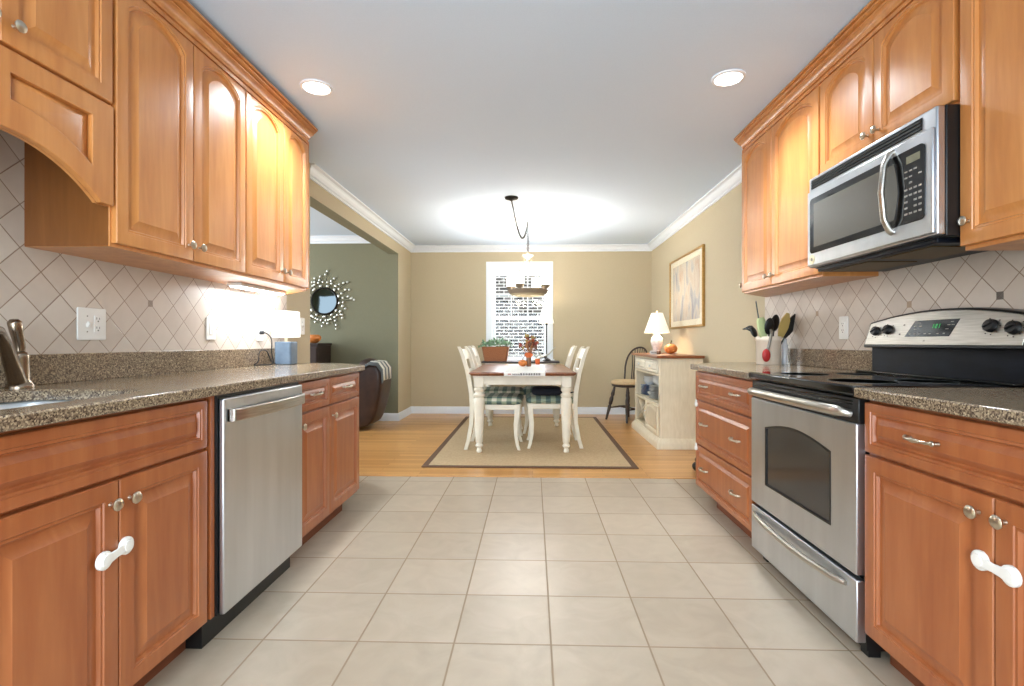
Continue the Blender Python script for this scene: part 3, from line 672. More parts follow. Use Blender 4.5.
obj('face_board', mb, M['upper'], va, bevel=.002)
mb = MB(); mb.prism(poly, -.0006, .012, axis='y')
obj('backing_board', mb, M['upper'], va)
for sg in (1, -1):
    F = vfield(sg); cx = sum(p[0] for p in F) / len(F); cz = sum(p[1] for p in F) / len(F)
    def sc(k): return [(cx + (x - cx) * k, cz + (z - cz) * k) for x, z in F]
    obj('raised_panel', MB().loops([[(x, -.0008, z) for x, z in sc(.97)], [(x, -.004, z) for x, z in sc(.95)], [(x, -.013, z) for x, z in sc(.74)]]), M['upper'], va)
# crown on the cabinets
CC = [(0, 0), (.0, -.008), (.006, -.012), (.010, .012), (.014, .022), (.018, .026), (.03, .05), (.044, .066), (.05, .068), (.053, .078), (.060, .086), (.060, .098), (0, .098)]
CC = [(0, -.012), (.012, -.012), (.014, .002), (.004, .005), (.004, .013), (.013, .015), (.016, .026), (.026, .040), (.040, .049), (.041, .053), (.033, .055), (.034, .060), (.046, .062), (.053, .067), (.054, .072), (.048, .074), (.049, .078), (.062, .079), (.062, .09), (0, .09)]
ck = sweep([(XK + .002, 3.49), (UL - .33, 3.49), (UL, 3.164), (UL, .15)], CC, z=2.313)
ck.v = [(x, y, z) for x, y, z in ck.v]
# orient outward (travel so that left = outside): reverse if needed
ck = sweep([(UL - .003, .15), (UL - .003, 3.164), (UL - .33, 3.492), (XK + .002, 3.492)], [(-o, h) for o, h in CC], z=2.313)
tag(obj('cabinet_crown_moulding', ck, M['upper'], smooth=30), 'stepped maple crown moulding along the left wall cabinets', 'moulding')
# right uppers
UR = 1.43
cabinet('wall_cabinet', 'maple wall cabinet with two arched doors beyond the microwave', (UR, 3.472, 0), -R90, .93, .275, UZ0, 2.36, M['upper'],
        doors=[(.004, .425, 1.385, 2.315, .055, (.39, 1.44)), (.431, .922, 1.385, 2.315, .055, (.465, 1.44))])
cabinet('over_microwave_cabinet', 'short maple cabinet with two arched doors above the microwave', (UR, 2.541, 0), -R90, .80, .275, 1.845, 2.36, M['upper'],
        doors=[(.006, .394, 1.86, 2.315, .05, (.365, 1.915)), (.399, .797, 1.86, 2.315, .05, (.43, 1.915))])
cabinet('wall_cabinet', 'maple wall cabinet at the upper right edge, nearer than the microwave', (UR, 1.721, 0), -R90, .48, .275, 1.35, 2.36, M['upper'],
        doors=[(.002, .474, 1.364, 2.315, .055, (.038, 1.44))])
wedge('corner_wall_cabinet', 'angled maple wall cabinet ending the right row', [(UR, 3.475), (UR + .277, 3.75), (XR - .003, 3.75), (XR - .003, 3.475)], UZ0, 2.36, M['upper'],
      door=((UR + .277, 3.75), (UR, 3.475)), rise=.05, knobpos=(.345, 1.435))
ck = sweep([(UR + .003, 1.24), (UR + .003, 3.475), (UR + .277, 3.752), (XR - .002, 3.752)], CC, z=2.343)
tag(obj('cabinet_crown_moulding', ck, M['upper'], smooth=30), 'stepped maple crown moulding along the right wall cabinets', 'moulding')

# ---- microwave: local x from far (0) to near (.757)
MWW = .778
mw = thing('microwave_oven', 'stainless over-the-range microwave with a curved handle', 'microwave', (1.34, 2.50, 0), -R90)
obj('case', MB().box(0, MWW, .03, .365, 1.40, 1.838), M['black'], mw, bevel=.004)
fr = obj('front_panel', MB().box(0, MWW, 0, .03, 1.405, 1.835), M['steel'], mw, bevel=.006)
gm = MB()
obj('vent_grille', MB().box(.025, .715, -.002, .002, 1.778, 1.820), M['blackgl'], mw)
for k in range(3): obj('vent_slat', MB().box(.028, .712, -.005, -.001, 1.781 + k * .013, 1.786 + k * .013), M['black'], mw)
dr = obj('door', MB().box(.004, .772, -.010, .0, 1.412, 1.766), M['steel'], mw, bevel=.004)
def rr(x0, x1, z0, z1, r, y0, y1, n=6): return MB().prism([(x, z) for x, z in rrect(x0, x1, z0, z1, r, n)], y0, y1, axis='y')
obj('door_window', rr(.030, .625, 1.468, 1.728, .02, -.0125, -.009), M['blackgl'], dr)
# window mesh field with bowed right edge
pts = [(.065, 1.495), (.595, 1.495)] + [(.595 + .02 * math.sin(PI * i / 8), 1.495 + .205 * i / 8) for i in range(1, 8)] + [(.595, 1.70), (.065, 1.70)]
obj('window_screen', MB().prism(pts, -.0135, -.012, axis='y'), M['mwglass'], dr)
cp = obj('control_panel', rr(.60, .742, 1.468, 1.728, .02, -.0128, -.009), M['blackgl'], mw)
obj('display', MB().box(.658, .722, -.0135, -.012, 1.678, 1.704), M['lcd'], cp)
for r_ in range(8):
    for c_ in range(4):
        if random.random() < .12: continue
        x = .656 + c_ * .022; z = 1.652 - r_ * .0215; ww = .0075 if c_ < 3 else .007
        hh = .0035 if r_ not in (0, 1) else .0028
        obj('keypad_mark', MB().box(x - ww, x + ww, -.0133, -.012, z - hh, z + hh), M['printgrey'], cp, smooth=0)
obj('handle', MB().tube([(.585, -.01, 1.452), (.585, -.022, 1.458), (.585, -.042, 1.50), (.585, -.052, 1.60), (.585, -.042, 1.70), (.585, -.022, 1.742), (.585, -.01, 1.748)], [.014, .013, .0125, .0125, .0125, .013, .014], 12, flat=.8), M['steel2'], dr, smooth=60)
bd = obj('badge', MB().lathe([(.023, 0), (.023, .002), (.001, .0025)], (.045, -.0098, 1.440), 24, (0, -1, 0)), M['badge'], mw)
obj('badge_mark', MB().lathe([(.008, 0), (.008, .001), (.001, .0012)], (.045, -.0120, 1.440), 16, (0, -1, 0)), M['handle'], bd)
obj('underside', MB().box(.02, .74, .03, .35, 1.385, 1.402), M['blacken'], mw, bevel=.004)
obj('filter', MB().box(.08, .34, .06, .26, 1.381, 1.386).box(.42, .68, .06, .26, 1.381, 1.386), plain('filter_mesh', srgb(96, 80, 52), .5, .7), mw)

# ---- range: local x from far to near
rg = thing('kitchen_range', 'stainless electric range with black cooktop and backguard', 'stove', (1.065, 2.508, 0), -R90)
RW = .81
obj('body', MB().box(.006, RW - .006, .035, .63, .03, .872), M['black'], rg)
obj('storage_drawer', MB().box(.004, RW - .004, 0, .034, .055, .262), M['steel'], rg, bevel=.005)
db = rg.children[-1]
hw = [(.05 + .71 * i / 14, -.006 - .026 * math.sin(PI * i / 14) ** .5, .232 - .0 * math.sin(PI * i / 14)) for i in range(15)]
obj('drawer_handle', MB().tube([(x, y, z - .01 * math.sin(PI * i / 14)) for i, (x, y, z) in enumerate(hw)], [.008] + [.0125] * 13 + [.008], 12), M['steel2'], rg, smooth=60)
# door with an arched window
wpoly = [(.155, .395), (.66, .395)] + [(.66 - .505 * i / 14, .655 + .036 * math.sin(PI * i / 14)) for i in range(15)]
mb = MB(); mb.m = Matrix(((1, 0, 0, 0), (0, 0, 1, 0), (0, 1, 0, 0), (0, 0, 0, 1)))
mb.slab([(.004, .278), (RW - .004, .278), (RW - .004, .778), (.004, .778)], [wpoly], 0, .032)
od = obj('oven_door', mb, M['steel'], rg, bevel=.004)
obj('oven_window', MB().prism(wpoly, .004, .03, axis='y'), M['ovenglass'], od)
cx, cz = .4075, .525
for k, (y0) in ((1.0, 0),):
    inn = [(cx + (x - cx) * .985, cz + (z - cz) * .97) for x, z in wpoly]; out = [(cx + (x - cx) * 1.012, cz + (z - cz) * 1.022) for x, z in wpoly]
    o1 = [(x, -.0015, z) for x, z in out]; o2 = [(x, -.0015, z) for x, z in inn]; o3 = [(x, .006, z) for x, z in inn]; o4 = [(x, .001, z) for x, z in out]
    obj('window_frame', MB().loops([o4, o1, o2, o3], False, False), M['black'], od)
obj('vent_band', MB().box(.002, RW - .002, .006, .04, .778, .862), M['black'], rg, bevel=.003)
for k in range(2): obj('vent_slot', MB().box(.03, RW - .03, .003, .008, .838 + k * .010, .842 + k * .010), M['blackgl'], rg)
hd = [(.04, .004, .808), (.042, -.016, .812), (.07, -.030, .815)] + [(.07 + .67 * i / 8, -.033 - .006 * math.sin(PI * i / 8), .815) for i in range(1, 8)] + [(.74, -.030, .815), (.768, -.016, .812), (.77, .004, .808)]
obj('door_handle', MB().tube(hd, [.012] * 2 + [.0155] * 9 + [.012] * 2, 12, flat=1.15), M['steel2'], od, smooth=60)
ck = obj('cooktop', MB().box(0, RW, -.012, .56, .872, .904), M['blackgl'], rg, bevel=.007)
obj('rear_vent', MB().box(.0, RW, .50, .56, .904, .913), M['blackgl'], rg, bevel=.003)
for bx, by, br in ((.2, .15, .095), (.6, .15, .11), (.2, .38, .075), (.6, .38, .095)):
    obj('burner_ring', MB().lathe([(br - .002, 0), (br - .002, .0006), (br, .0006), (br, 0)], (bx, by, .9041), 40), M['greyplastic'], ck)
obj('backguard', MB().box(.004, RW - .004, .575, .63, .87, 1.045), M['blacken'], rg, bevel=.004)
# console: sloped face between z 1.03 and 1.17 with a bowed top
NC = 20
def con(y0, y1, x0, x1, base, rise, th, z0):
    L = []
    for i in range(NC + 1):
        s = i / NC; x = x0 + (x1 - x0) * s; zt = base + rise * (1 - (2 * s - 1) ** 2)
        k = (zt - z0) / .13
        L.append([(x, y0, z0), (x, y0 + (y1 - y0) * k, zt), (x, .635, zt + th), (x, .635, z0 - .0)])
    return MB().loops(L)
obj('console_housing', con(.535, .575, 0, RW, 1.140, .042, .002, 1.022), M['black'], rg, bevel=.006)
cf = MB(); A = []; B = []
def cpt(s, zf, off=0):
    x = .012 + (RW - .024) * s; zt = 1.134 + .041 * (1 - (2 * s - 1) ** 2); zz = 1.036 + (zt - 1.036) * zf
    return (x, .535 + .04 * (zz - 1.022) / .13 - off, zz)
L = [[cpt(i / NC, 0, -.004), cpt(i / NC, 0, .003), cpt(i / NC, .5, .003), cpt(i / NC, 1, .003), cpt(i / NC, 1, -.004)] for i in range(NC + 1)]
obj('console_face', MB().loops(L), M['steel2'], rg, bevel=.002)
def onface(s, z, off=.004): return (.012 + (RW - .024) * s, .535 + .04 * (z - 1.022) / .13 - off, z)
nrm = Vector((0, -.13, .04)).normalized()
# display panel
q = [(.315, 1.070), (.615, 1.070), (.65, 1.138), (.36, 1.138)]
dp = obj('display_panel', MB().loops([[onface(s, z, -.001) for s, z in q], [onface(s, z, .0045) for s, z in q]]), M['blackgl'], rg, bevel=.0015)
SEG = {'1': 'bc', '9': 'abcdfg', '2': 'abged', '5': 'afgcd', '8': 'abcdefg', ':': ''}
def digit(ch, s0, z0, mb, w=.010, h=.017):
    sw = .0018
    def bar(sa, za, sb, zb):
        mb.loops([[onface(sa, za, .0048), onface(sb, za, .0048), onface(sb, zb, .0048), onface(sa, zb, .0048)], [onface(sa, za, .0055), onface(sb, za, .0055), onface(sb, zb, .0055), onface(sa, zb, .0055)]])
    W_ = w; t = .003
    segs = {'a': (0, h - t, W_, h), 'd': (0, 0, W_, t), 'g': (0, h / 2 - t / 2, W_, h / 2 + t / 2), 'b': (W_ - t, h / 2, W_, h), 'c': (W_ - t, 0, W_, h / 2), 'f': (0, h / 2, t, h), 'e': (0, 0, t, h / 2)}
    for k in SEG[ch]:
        a, b, c, d = segs[k]; bar(s0 + a, z0 + b, s0 + c, z0 + d)
    if ch == ':': bar(s0 + .003, z0 + .003, s0 + .006, z0 + .006); bar(s0 + .003, z0 + .011, s0 + .006, z0 + .014)
mb = MB()
for ch, s0 in (('1', .49), (':', .504), ('2', .514), ('1', .530)): digit(ch, s0, 1.104, mb)
obj('clock_digits', mb, M['green_led'], dp, smooth=0)
def pm(s, z, ws=.01, hz=.002, parent=dp, mat=None):
    q = [(s - ws, z - hz), (s + ws, z - hz), (s + ws, z + hz), (s - ws, z + hz)]
    obj('panel_mark', MB().loops([[onface(a, b, .0046) for a, b in q], [onface(a, b, .0052) for a, b in q]]), mat or M['printgrey'], parent, smooth=0)
for s in (.35, .385, .42, .455, .49, .54, .58): pm(s, 1.082, .006)
for s, z in ((.395, 1.128), (.375, 1.114), (.41, 1.114), (.38, 1.102), (.61, 1.128), (.595, 1.116), (.62, 1.116), (.59, 1.10)): pm(s, z, .009, .0014)
def stove_knob(s, z, r=.024):
    c = Vector(onface(s, z, .004))
    q = Vector((0, 0, 1)).rotation_difference(nrm)
    k = obj('knob', MB().lathe([(r, 0), (r, .005), (r * .92, .012), (r * .86, .016), (r * .6, .017), (.001, .0175)], tuple(c), 24, tuple(nrm)), M['black'], rg, smooth=45)
    gb = MB(); gb.m = Matrix.Translation(c + nrm * .016) @ q.to_matrix().to_4x4() @ Matrix.Rotation(.5, 4, 'Z')
    gb.box(-r * .72, r * .72, -.0045, .0045, -.003, .006); obj('grip', gb, M['black'], k, bevel=.003)
    for a in range(0, 360, 40):
        if a == 80: continue
        aa = math.radians(a); e = Vector((1, 0, 0)) * math.cos(aa) * (r + .008) + Vector((0, .04, .13)).normalized() * math.sin(aa) * (r + .008)
        p = c + e; mk = MB().box(p.x - .0018, p.x + .0018, p.y - .001, p.y + .001, p.z - .0018, p.z + .0018)
        obj('dial_mark', mk, M['ink'], rg, smooth=0)
stove_knob(.072, 1.098, .022); stove_knob(.172, 1.103, .022)
stove_knob(.833, 1.105); stove_knob(.945, 1.096)
for s, z in ((.29, 1.122), (.275, 1.082)): pm(s, z, .006, .003, rg, M['ink'])
pm(.465, 1.053, .006, .0035, rg, M['handle'])
obj('foot', MB().box(.02, .06, .05, .09, 0, .03).box(RW - .06, RW - .02, .05, .09, 0, .03).box(.02, .06, .55, .59, 0, .03).box(RW - .06, RW - .02, .55, .59, 0, .03), M['black'], rg)

# ================================================================== wall plates
def plate(label, loc, rz, w, h, kinds, name='wall_outlet'):
    t = thing(name, label, 'outlet' if name == 'wall_outlet' else 'light switch', loc, rz)
    obj('plate', MB().prism(rrect(-w / 2, w / 2, -h / 2, h / 2, .006, 3), -.006, 0, axis='y'), M['white'], t, bevel=.002)
    n = len(kinds)
    for i, k in enumerate(kinds):
        x = (i - (n - 1) / 2) * .046
        if k == 'o':
            r_ = obj('receptacle', MB().prism(rrect(x - .0165, x + .0165, -.034, .034, .004, 3), -.009, -.005, axis='y'), M['white'], t, bevel=.001)
            sl = MB()
            for z in (.018, -.018): sl.box(x - .008, x - .0055, -.0094, -.0088, z, z + .009).box(x + .0045, x + .007, -.0094, -.0088, z, z + .008).box(x - .003, x + .003, -.0094, -.0088, z - .009, z - .004)
            obj('slots', sl, M['ink'], r_, smooth=0)
        elif k == 's':
            mb = MB(); mb.m = Matrix.Translation((x, -.006, 0)) @ Matrix.Rotation(math.radians(25), 4, 'X'); mb.box(-.0045, .0045, -.012, 0, -.01, .01)
            obj('toggle', mb, M['white'], t, bevel=.001)
            obj('screw', MB().lathe([(.003, 0), (.003, .001), (.001, .0015)], (x, -.006, .03), 8, (0, -1, 0)).lathe([(.003, 0), (.003, .001), (.001, .0015)], (x, -.006, -.03), 8, (0, -1, 0)), M['handle'], t)
    return t
TX = XK + .0125
plate('double white wall plate with a switch and an outlet beside the faucet', (TX, 1.925, 1.118), R90, .128, .125, ['s', 'o'])
plate('single white outlet on the tiled backsplash above the dishwasher end', (TX, 2.658, 1.12), R90, .076, .122, ['o'])
plate('white outlet with a black plug in it left of the blue lamp', (TX, 3.14, 1.12), R90, .08, .13, ['o'])
plate('white light switch on the plain wall behind the small blue lamp', (XK + .0005, 3.755, 1.165), R90, .08, .125, ['s'], name='light_switch')
plate('single white outlet on the right backsplash left of the range console', (XR - .0125, 2.815, 1.125), -R90, .078, .125, ['o'])
# ================================================================== small blue lamp on the left counter
bl = thing('table_lamp', 'small lamp with blue-grey block base and white drum shade', 'lamp', (-1.615, 3.27, .9006))
obj('base', MB().prism(rrect(-.055, .055, -.055, .055, .018, 5), 0, .148), M['bluegrey'], bl, bevel=.006, seg=3)
obj('neck', MB().lathe([(.011, .148), (.011, .19), (.006, .19)], (0, 0, 0), 14), M['champ'], bl)
obj('lamp_shade', MB().lathe([(.086, .178), (.082, .345), (.080, .345), (.084, .178)], (0, 0, 0), 36), M['shadew'], bl, smooth=60)
light('table_lamp_bulb', 'POINT', (-1.615, 3.27, 1.17), 1.5, (.95, .97, 1), .02)
def cord(name, label, pts, r=.003):
    P = [Vector(p) for p in pts]; out = []
    for i in range(len(P) - 1):
        a, b, c, d = P[max(i - 1, 0)], P[i], P[i + 1], P[min(i + 2, len(P) - 1)]
        for k in range(6):
            t = k / 6; out.append(.5 * ((2 * b) + (c - a) * t + (2 * a - 5 * b + 4 * c - d) * t * t + (3 * b - a - 3 * c + d) * t ** 3))
    out.append(P[-1]); return tag(obj(name, MB().tube(out, r, 8), M['cord'], smooth=60), label, 'cord')
def adopt(o, root):
    o.parent = root; o.location = -root.location
    for k in ('label', 'category'):
        if k in o: del o[k]
adopt(cord('power_cord', '', [(TX + .012, 3.135, 1.105), (TX + .05, 3.14, 1.10), (TX + .075, 3.15, 1.06), (TX + .07, 3.16, .98), (TX + .075, 3.17, .93), (TX + .07, 3.16, .906), (TX + .04, 3.08, .9055), (TX + .03, 3.03, .9055), (TX + .05, 3.04, .93), (TX + .05, 3.06, .99), (TX + .06, 3.12, .99), (TX + .06, 3.17, .93), (TX + .065, 3.215, .906)], .0035), bl)
adopt(obj('power_plug', MB().lathe([(.012, 0), (.012, .02), (.007, .026)], (TX + .01, 3.135, 1.105), 12, (1, 0, 0)), M['cord']), bl)
# under cabinet light
ul = thing('under_cabinet_light', 'slim lit fixture under the far left wall cabinet', 'light fixture', (-1.62, 2.95, 1.352))
obj('housing', MB().box(-.04, .04, -.25, .25, 0, .0195), M['white'], ul, bevel=.004)
obj('diffuser', MB().box(-.03, .03, -.24, .24, -.004, 0), M['ulight'], ul)
light('under_cabinet_lamp', 'AREA', (-1.62, 2.95, 1.343), 3.0, (.88, .94, 1), .45, .06, rot=(0, 0, R90))

# ================================================================== crock of utensils
crx, cry = 1.54, 3.36
cr_ = thing('utensil_crock', 'cream ceramic crock full of utensils on the right counter', 'crock', (crx, cry, .9006))
obj('pot', MB().lathe([(.070, 0), (.074, .006), (.074, .150), (.078, .154), (.078, .178), (.074, .182), (.069, .180), (.068, .02), (.002, .012)], (0, 0, 0), 36), M['creamcer'], cr_, smooth=50)
def utensil(name, label, dx, dy, lean, mats, head, hl=.30):
    """lean: direction vector of handle from the crock bottom"""
    t = thing(name, label, 'utensil', (crx + dx, cry + dy, .916))
    d = Vector(lean).normalized(); q = Vector((0, 0, 1)).rotation_difference(d)
    mb = MB(); mb.m = q.to_matrix().to_4x4(); hl *= 1.12; mb.tube([(0, 0, 0), (0, 0, hl * .5), (0, 0, hl)], [.006, .0055, .005], 8); obj('handle', mb, M[mats[0]], t, smooth=50)
    hb = MB(); hb.m = Matrix.Translation(d * hl) @ q.to_matrix().to_4x4() @ Matrix.Rotation(head[1], 4, 'Z') @ Matrix.Scale(1.25, 4)
    k = head[0]
    if k == 'turner': hb.loops([[(-w, -.003, z), (w, -.003, z), (w, .003, z), (-w, .003, z)] for z, w in ((-.02, .006), (.0, .02), (.02, .03), (.10, .034))])
    if k == 'spoon': hb.ball((0, 0, .035), .03, .009, .045)
    if k == 'spat': hb.loops([[(-w, -.005, z), (w, -.005, z), (w, .005, z), (-w, .005, z)] for z, w in ((-.02, .006), (.0, .022), (.03, .03), (.085, .028), (.1, .018))])
    if k == 'fork':
        hb.ball((0, 0, .02), .024, .01, .03)
        for i in range(5):
            a = (i - 2) * .5; hb.tube([(.02 * math.sin(a), 0, .03), (.034 * math.sin(a), .012, .05), (.036 * math.sin(a), .03, .056)], .0035, 6)
    if k == 'leaf': hb.loops([[(-w, -.004, z), (w, -.004, z), (w, .004, z), (-w, .004, z)] for z, w in ((-.03, .005), (.0, .022), (.04, .034), (.08, .03), (.115, .008))])
    obj('head', hb, M[mats[1]], t, smooth=50)
utensil('turner', 'grey slotted turner standing tallest in the crock', -.01, .02, (-.20, -.1, 1), ('greyplastic', 'greyplastic'), ('turner', 1.15), .25)
utensil('pasta_fork', 'black pasta fork leaning left out of the crock', 0, 0, (-.44, .1, 1), ('black', 'black'), ('fork', .6), .17)
utensil('spatula', 'pale green and white spatula in the crock', -.01, -.02, (-.2, -.05, 1), ('palegreen', 'palegreen'), ('spat', .5), .15)
utensil('ladle', 'black curved spoon at the middle of the crock', 0, .02, (-.05, -.25, 1), ('black', 'black'), ('spoon', .3), .175)
utensil('serving_spoon', 'black spoon standing upright in the crock', .01, .01, (.1, -.1, 1), ('black', 'black'), ('spoon', .4), .19)
utensil('wooden_spatula', 'pale wooden-coloured spatula leaning right in the crock', .015, -.02, (.26, -.12, 1), ('black', 'olivewood'), ('leaf', .5), .165)
utensil('cooking_spoon', 'black spatula leaning farthest right in the crock', .02, .01, (.50, -.1, 1), ('black', 'black'), ('leaf', .5), .19)
ru = thing('red_spatula', 'red-headed spatula with grey handle hanging on the crock front', 'utensil', (crx - .03, cry - .085, .9))
obj('handle', MB().tube([(-.018, -.004, .09), (-.005, 0, .13), (.008, .004, .18), (.018, .02, .21), (.02, .035, .225)], [.010, .0095, .009, .009, .008], 10), M['handle'], ru, smooth=60)
obj('head', MB().ball((-.026, -.008, .062), .027, .012, .042), M['red'], ru, smooth=60)
tag(obj('oven_bottle', MB().lathe([(.018, 0), (.020, .01), (.020, .12), (.014, .14), (.012, .165), (.008, .168)], (1.655, 3.38, .9006), 16), plain('clear_plastic', srgb(226, 230, 236), .12, 0, .5, trans=.6)), 'small clear bottle behind the right side of the crock', 'bottle')

# ================================================================== rug, dining table
rug = thing('area_rug', 'tan woven rug with a brown border under the dining table', 'rug', (-.028, 5.60, 0))
obj('field', MB().box(-.85, .85, -1.36, 1.36, .0005, .009), M['rug'], rug)
obj('border', MB().box(-.9, -.85, -1.41, 1.41, .0005, .010).box(.85, .9, -1.41, 1.41, .0005, .010).box(-.85, .85, -1.41, -1.36, .0005, .010).box(-.85, .85, 1.36, 1.41, .0005, .010), M['rugedge'], rug, bevel=.002)
RZ = .0105
TA = .014
tb = thing('dining_table', 'white dining table with a brown wooden top and turned legs', 'table', (-.105, 5.49, RZ), TA)
tl = [(-.495, -.835), (.495, -.835), (.495, .835), (-.495, .835)]
obj('tabletop', MB().loops([[(x * .955, y * .975, .722) for x, y in tl], [(x * .985, y * .992, .736) for x, y in tl], [(x, y, .742) for x, y in tl], [(x, y, .750) for x, y in tl], [(x * .992, y * .996, .755) for x, y in tl]]), M['tabletop'], tb, bevel=.002)
obj('apron', MB().box(-.40, .40, -.76, -.735, .635, .722).box(-.40, .40, .735, .76, .635, .722).box(-.43, -.405, -.735, .735, .635, .722).box(.405, .43, -.735, .735, .635, .722), M['cream'], tb)
LEG = [(.018, 0), (.024, .012), (.020, .03), (.017, .042), (.030, .055), (.034, .066), (.026, .078), (.022, .086), (.030, .096), (.034, .16), (.042, .34), (.047, .46), (.047, .50), (.038, .515), (.047, .528), (.049, .545), (.036, .556), (.034, .566), (.046, .582), (.046, .596), (.038, .606), (.042, .62)]
for sx in (-1, 1):
    for sy in (-1, 1):
        obj('leg', MB().lathe([(q_ * 1.1, w_) for q_, w_ in LEG], (sx * .408, sy * .742, 0), 24).box(sx * .408 - .044, sx * .408 + .044, sy * .742 - .044, sy * .742 + .044, .618, .7215), M['cream'], tb, smooth=40)
# runner with printed edge
rn = thing('table_runner', 'white cloth runner with printed lettering over the near table edge', 'table runner', (-.075, 4.66, RZ), TA)
z = .7565
L = [[(-.19, y, zz), (.19, y, zz), (.19, y, zz + .003), (-.19, y, zz + .003)] for y, zz in ((1.5, z), (.6, z), (.02, z), (-.012, z - .002), (-.018, z - .010), (-.019, z - .034))]
obj('cloth', MB().loops(L), M['linen'], rn, smooth=60)
mb = MB(); x = -.11
for k, wd in enumerate((.012, .01, .012, .008, .014, .02, .012, .01, .012, .012, .014, .012, .01, .014, .012, .012, .014)):
    hh = .018 if k > 4 else .012
    mb.box(x, x + wd * .7, -.0206, -.0186, z - .026, z - .026 + hh).box(x, x + wd * .25, -.0207, -.0186, z - .026, z - .024 + hh); x += wd + .003
obj('lettering', mb, M['ink'], rn, smooth=0)
obj('red_print', MB().box(-.155, -.125, -.0206, -.0186, z - .022, z - .012), M['inkr'], rn, smooth=0)

# ---- dining chairs (facing +x)
def chair():
    t = thing('dining_chair', '', 'chair', (0, 0, 0), 0, 'cream ladder-back chairs around the dining table')
    W2 = .225
    obj('seat_frame', MB().box(-.235, .225, -W2, -W2 + .025, .385, .435).box(-.235, .225, W2 - .025, W2, .385, .435).box(.2, .228, -W2 + .025, W2 - .025, .385, .435).box(-.235, -.21, -W2 + .025, W2 - .025, .385, .435), M['cream'], t, bevel=.004)
    cu = MB()
    for (ins, zz) in ((.02, .436), (.0, .45), (-.008, .468), (.0, .49), (.03, .505), (.09, .512)):
        pass
    L = [[(x, y, zz) for x, y in rrect(-.235 + i_, .235 - i_, -W2 + i_ - .003, W2 - i_ + .003, .05, 5)] for i_, zz in ((.02, .4355), (.0, .447), (-.006, .465), (.002, .486), (.028, .502), (.08, .510))]
    obj('seat_cushion', cu.loops(L), M['plaid'], t, smooth=60)
    for s in (-1, 1):
        y = s * (W2 - .02)
        def sq(x, z, a, b): return [(x - a, y - b, z), (x + a, y - b, z), (x + a, y + b, z), (x - a, y + b, z)]
        obj('leg', MB().loops([sq(.214, 0, .014, .014), sq(.198, .05, .015, .015), (sq(.184, .14, .018, .017)), sq(.184, .25, .022, .019), sq(.196, .34, .026, .022), sq(.2, .44, .026, .022)]), M['cream'], t, bevel=.004, smooth=60)
        obj('back_post', MB().loops([sq(-.30, 0, .018, .015), sq(-.272, .10, .018, .015), sq(-.245, .25, .02, .016), sq(-.235, .42, .024, .018), sq(-.245, .55, .022, .018), sq(-.275, .72, .02, .016), sq(-.325, .90, .018, .015), sq(-.352, .965, .018, .015), sq(-.37, .99, .012, .013)]), M['cream'], t, bevel=.003, smooth=60)
    def rail(x0, z0, x1, z1, bow):
        L = []
        for i in range(9):
            s_ = i / 8; y = -W2 + .025 + (2 * W2 - .05) * s_; b = bow * (1 - (2 * s_ - 1) ** 2)
            L.append([(x0 - .010 - b, y, z0), (x0 + .010 - b, y, z0), (x1 + .010 - b, y, z1), (x1 - .010 - b, y, z1)])
        return MB().loops(L)
    obj('crest_rail', rail(-.312, .865, -.352, .965, .02), M['cream'], t, bevel=.003, smooth=60)
    obj('back_rail', rail(-.272, .70, -.29, .765, .018), M['cream'], t, bevel=.003, smooth=60)
    return t
c0 = chair(); c0['label'] = 'cream dining chair nearest on the left side of the table'
c0.location = (-.338, 5.05, RZ); c0.rotation_euler = (0, 0, -.03)
dup(c0, (-.34, 5.80, RZ), .02, 'cream dining chair farther back on the left side of the table')
dup(c0, (.168, 5.14, RZ), PI + .03, 'cream dining chair at the right of the table with a black cushion on it')
dup(c0, (.12, 5.90, RZ), PI - .02, 'cream dining chair farther back on the right side of the table')
L = [[(x, y, zz) for x, y in rrect(-.16 + i_, .13 - i_, -.15 + i_, .15 - i_, .06, 5)] for i_, zz in ((.02, 0), (.0, .012), (-.004, .035), (.003, .06), (.03, .072))]
bc = thing('chair_pad', 'black chair pad lying on the near right dining chair', 'cushion', (.155, 5.08, .5235))
obj('pad', MB().loops(L), M['navy'], bc, smooth=60)
obj('tie', MB().tube([(.12, -.12, .03), (.19, -.13, .02), (.24, -.14, .035), (.285, -.14, .01)], [.008, .006, .006, .009], 6), M['navy'], bc)

# ---- vase with dried flowers
def pumpkin_mb(r, h, ribs=10):
    mb = MB(); L = []
    for k in range(9):
        th = PI * (k + .5) / 9.0
        rr_ = math.sin(th); zz = h / 2 - h / 2 * math.cos(th) * (1.0 if k < 5 else .92)
        L.append([(r * rr_ * (1 - .15 * (1 - abs(math.sin(ribs * a_ / 2)))) * math.cos(a_), r * rr_ * (1 - .15 * (1 - abs(math.sin(ribs * a_ / 2)))) * math.sin(a_), zz) for a_ in [2 * PI * i / 60 for i in range(60)]])
    return mb.loops(L)
def pumpkin(label, loc, r, h):
    t = thing('pumpkin', label, 'pumpkin', loc)
    obj('flesh', pumpkin_mb(r, h), M['orange'], t, smooth=70)
    obj('stem', MB().tube([(0, 0, h * .9), (.002, 0, h * 1.1), (.008, 0, h * 1.3)], [r * .14, r * .1, r * .12], 8), M['stem'], t)
    return t
TZ = RZ + .7605
vs = thing('flower_vase', 'slim brown vase of dried flowers on the dining table', 'vase', (-.045, 5.66, TZ))
obj('vessel', MB().lathe([(.025, 0), (.027, .01), (.027, .09), (.022, .13), (.02, .14), (.017, .138)], (0, 0, 0), 18), plain('brown_glass', srgb(128, 92, 68), .25), vs, smooth=50)
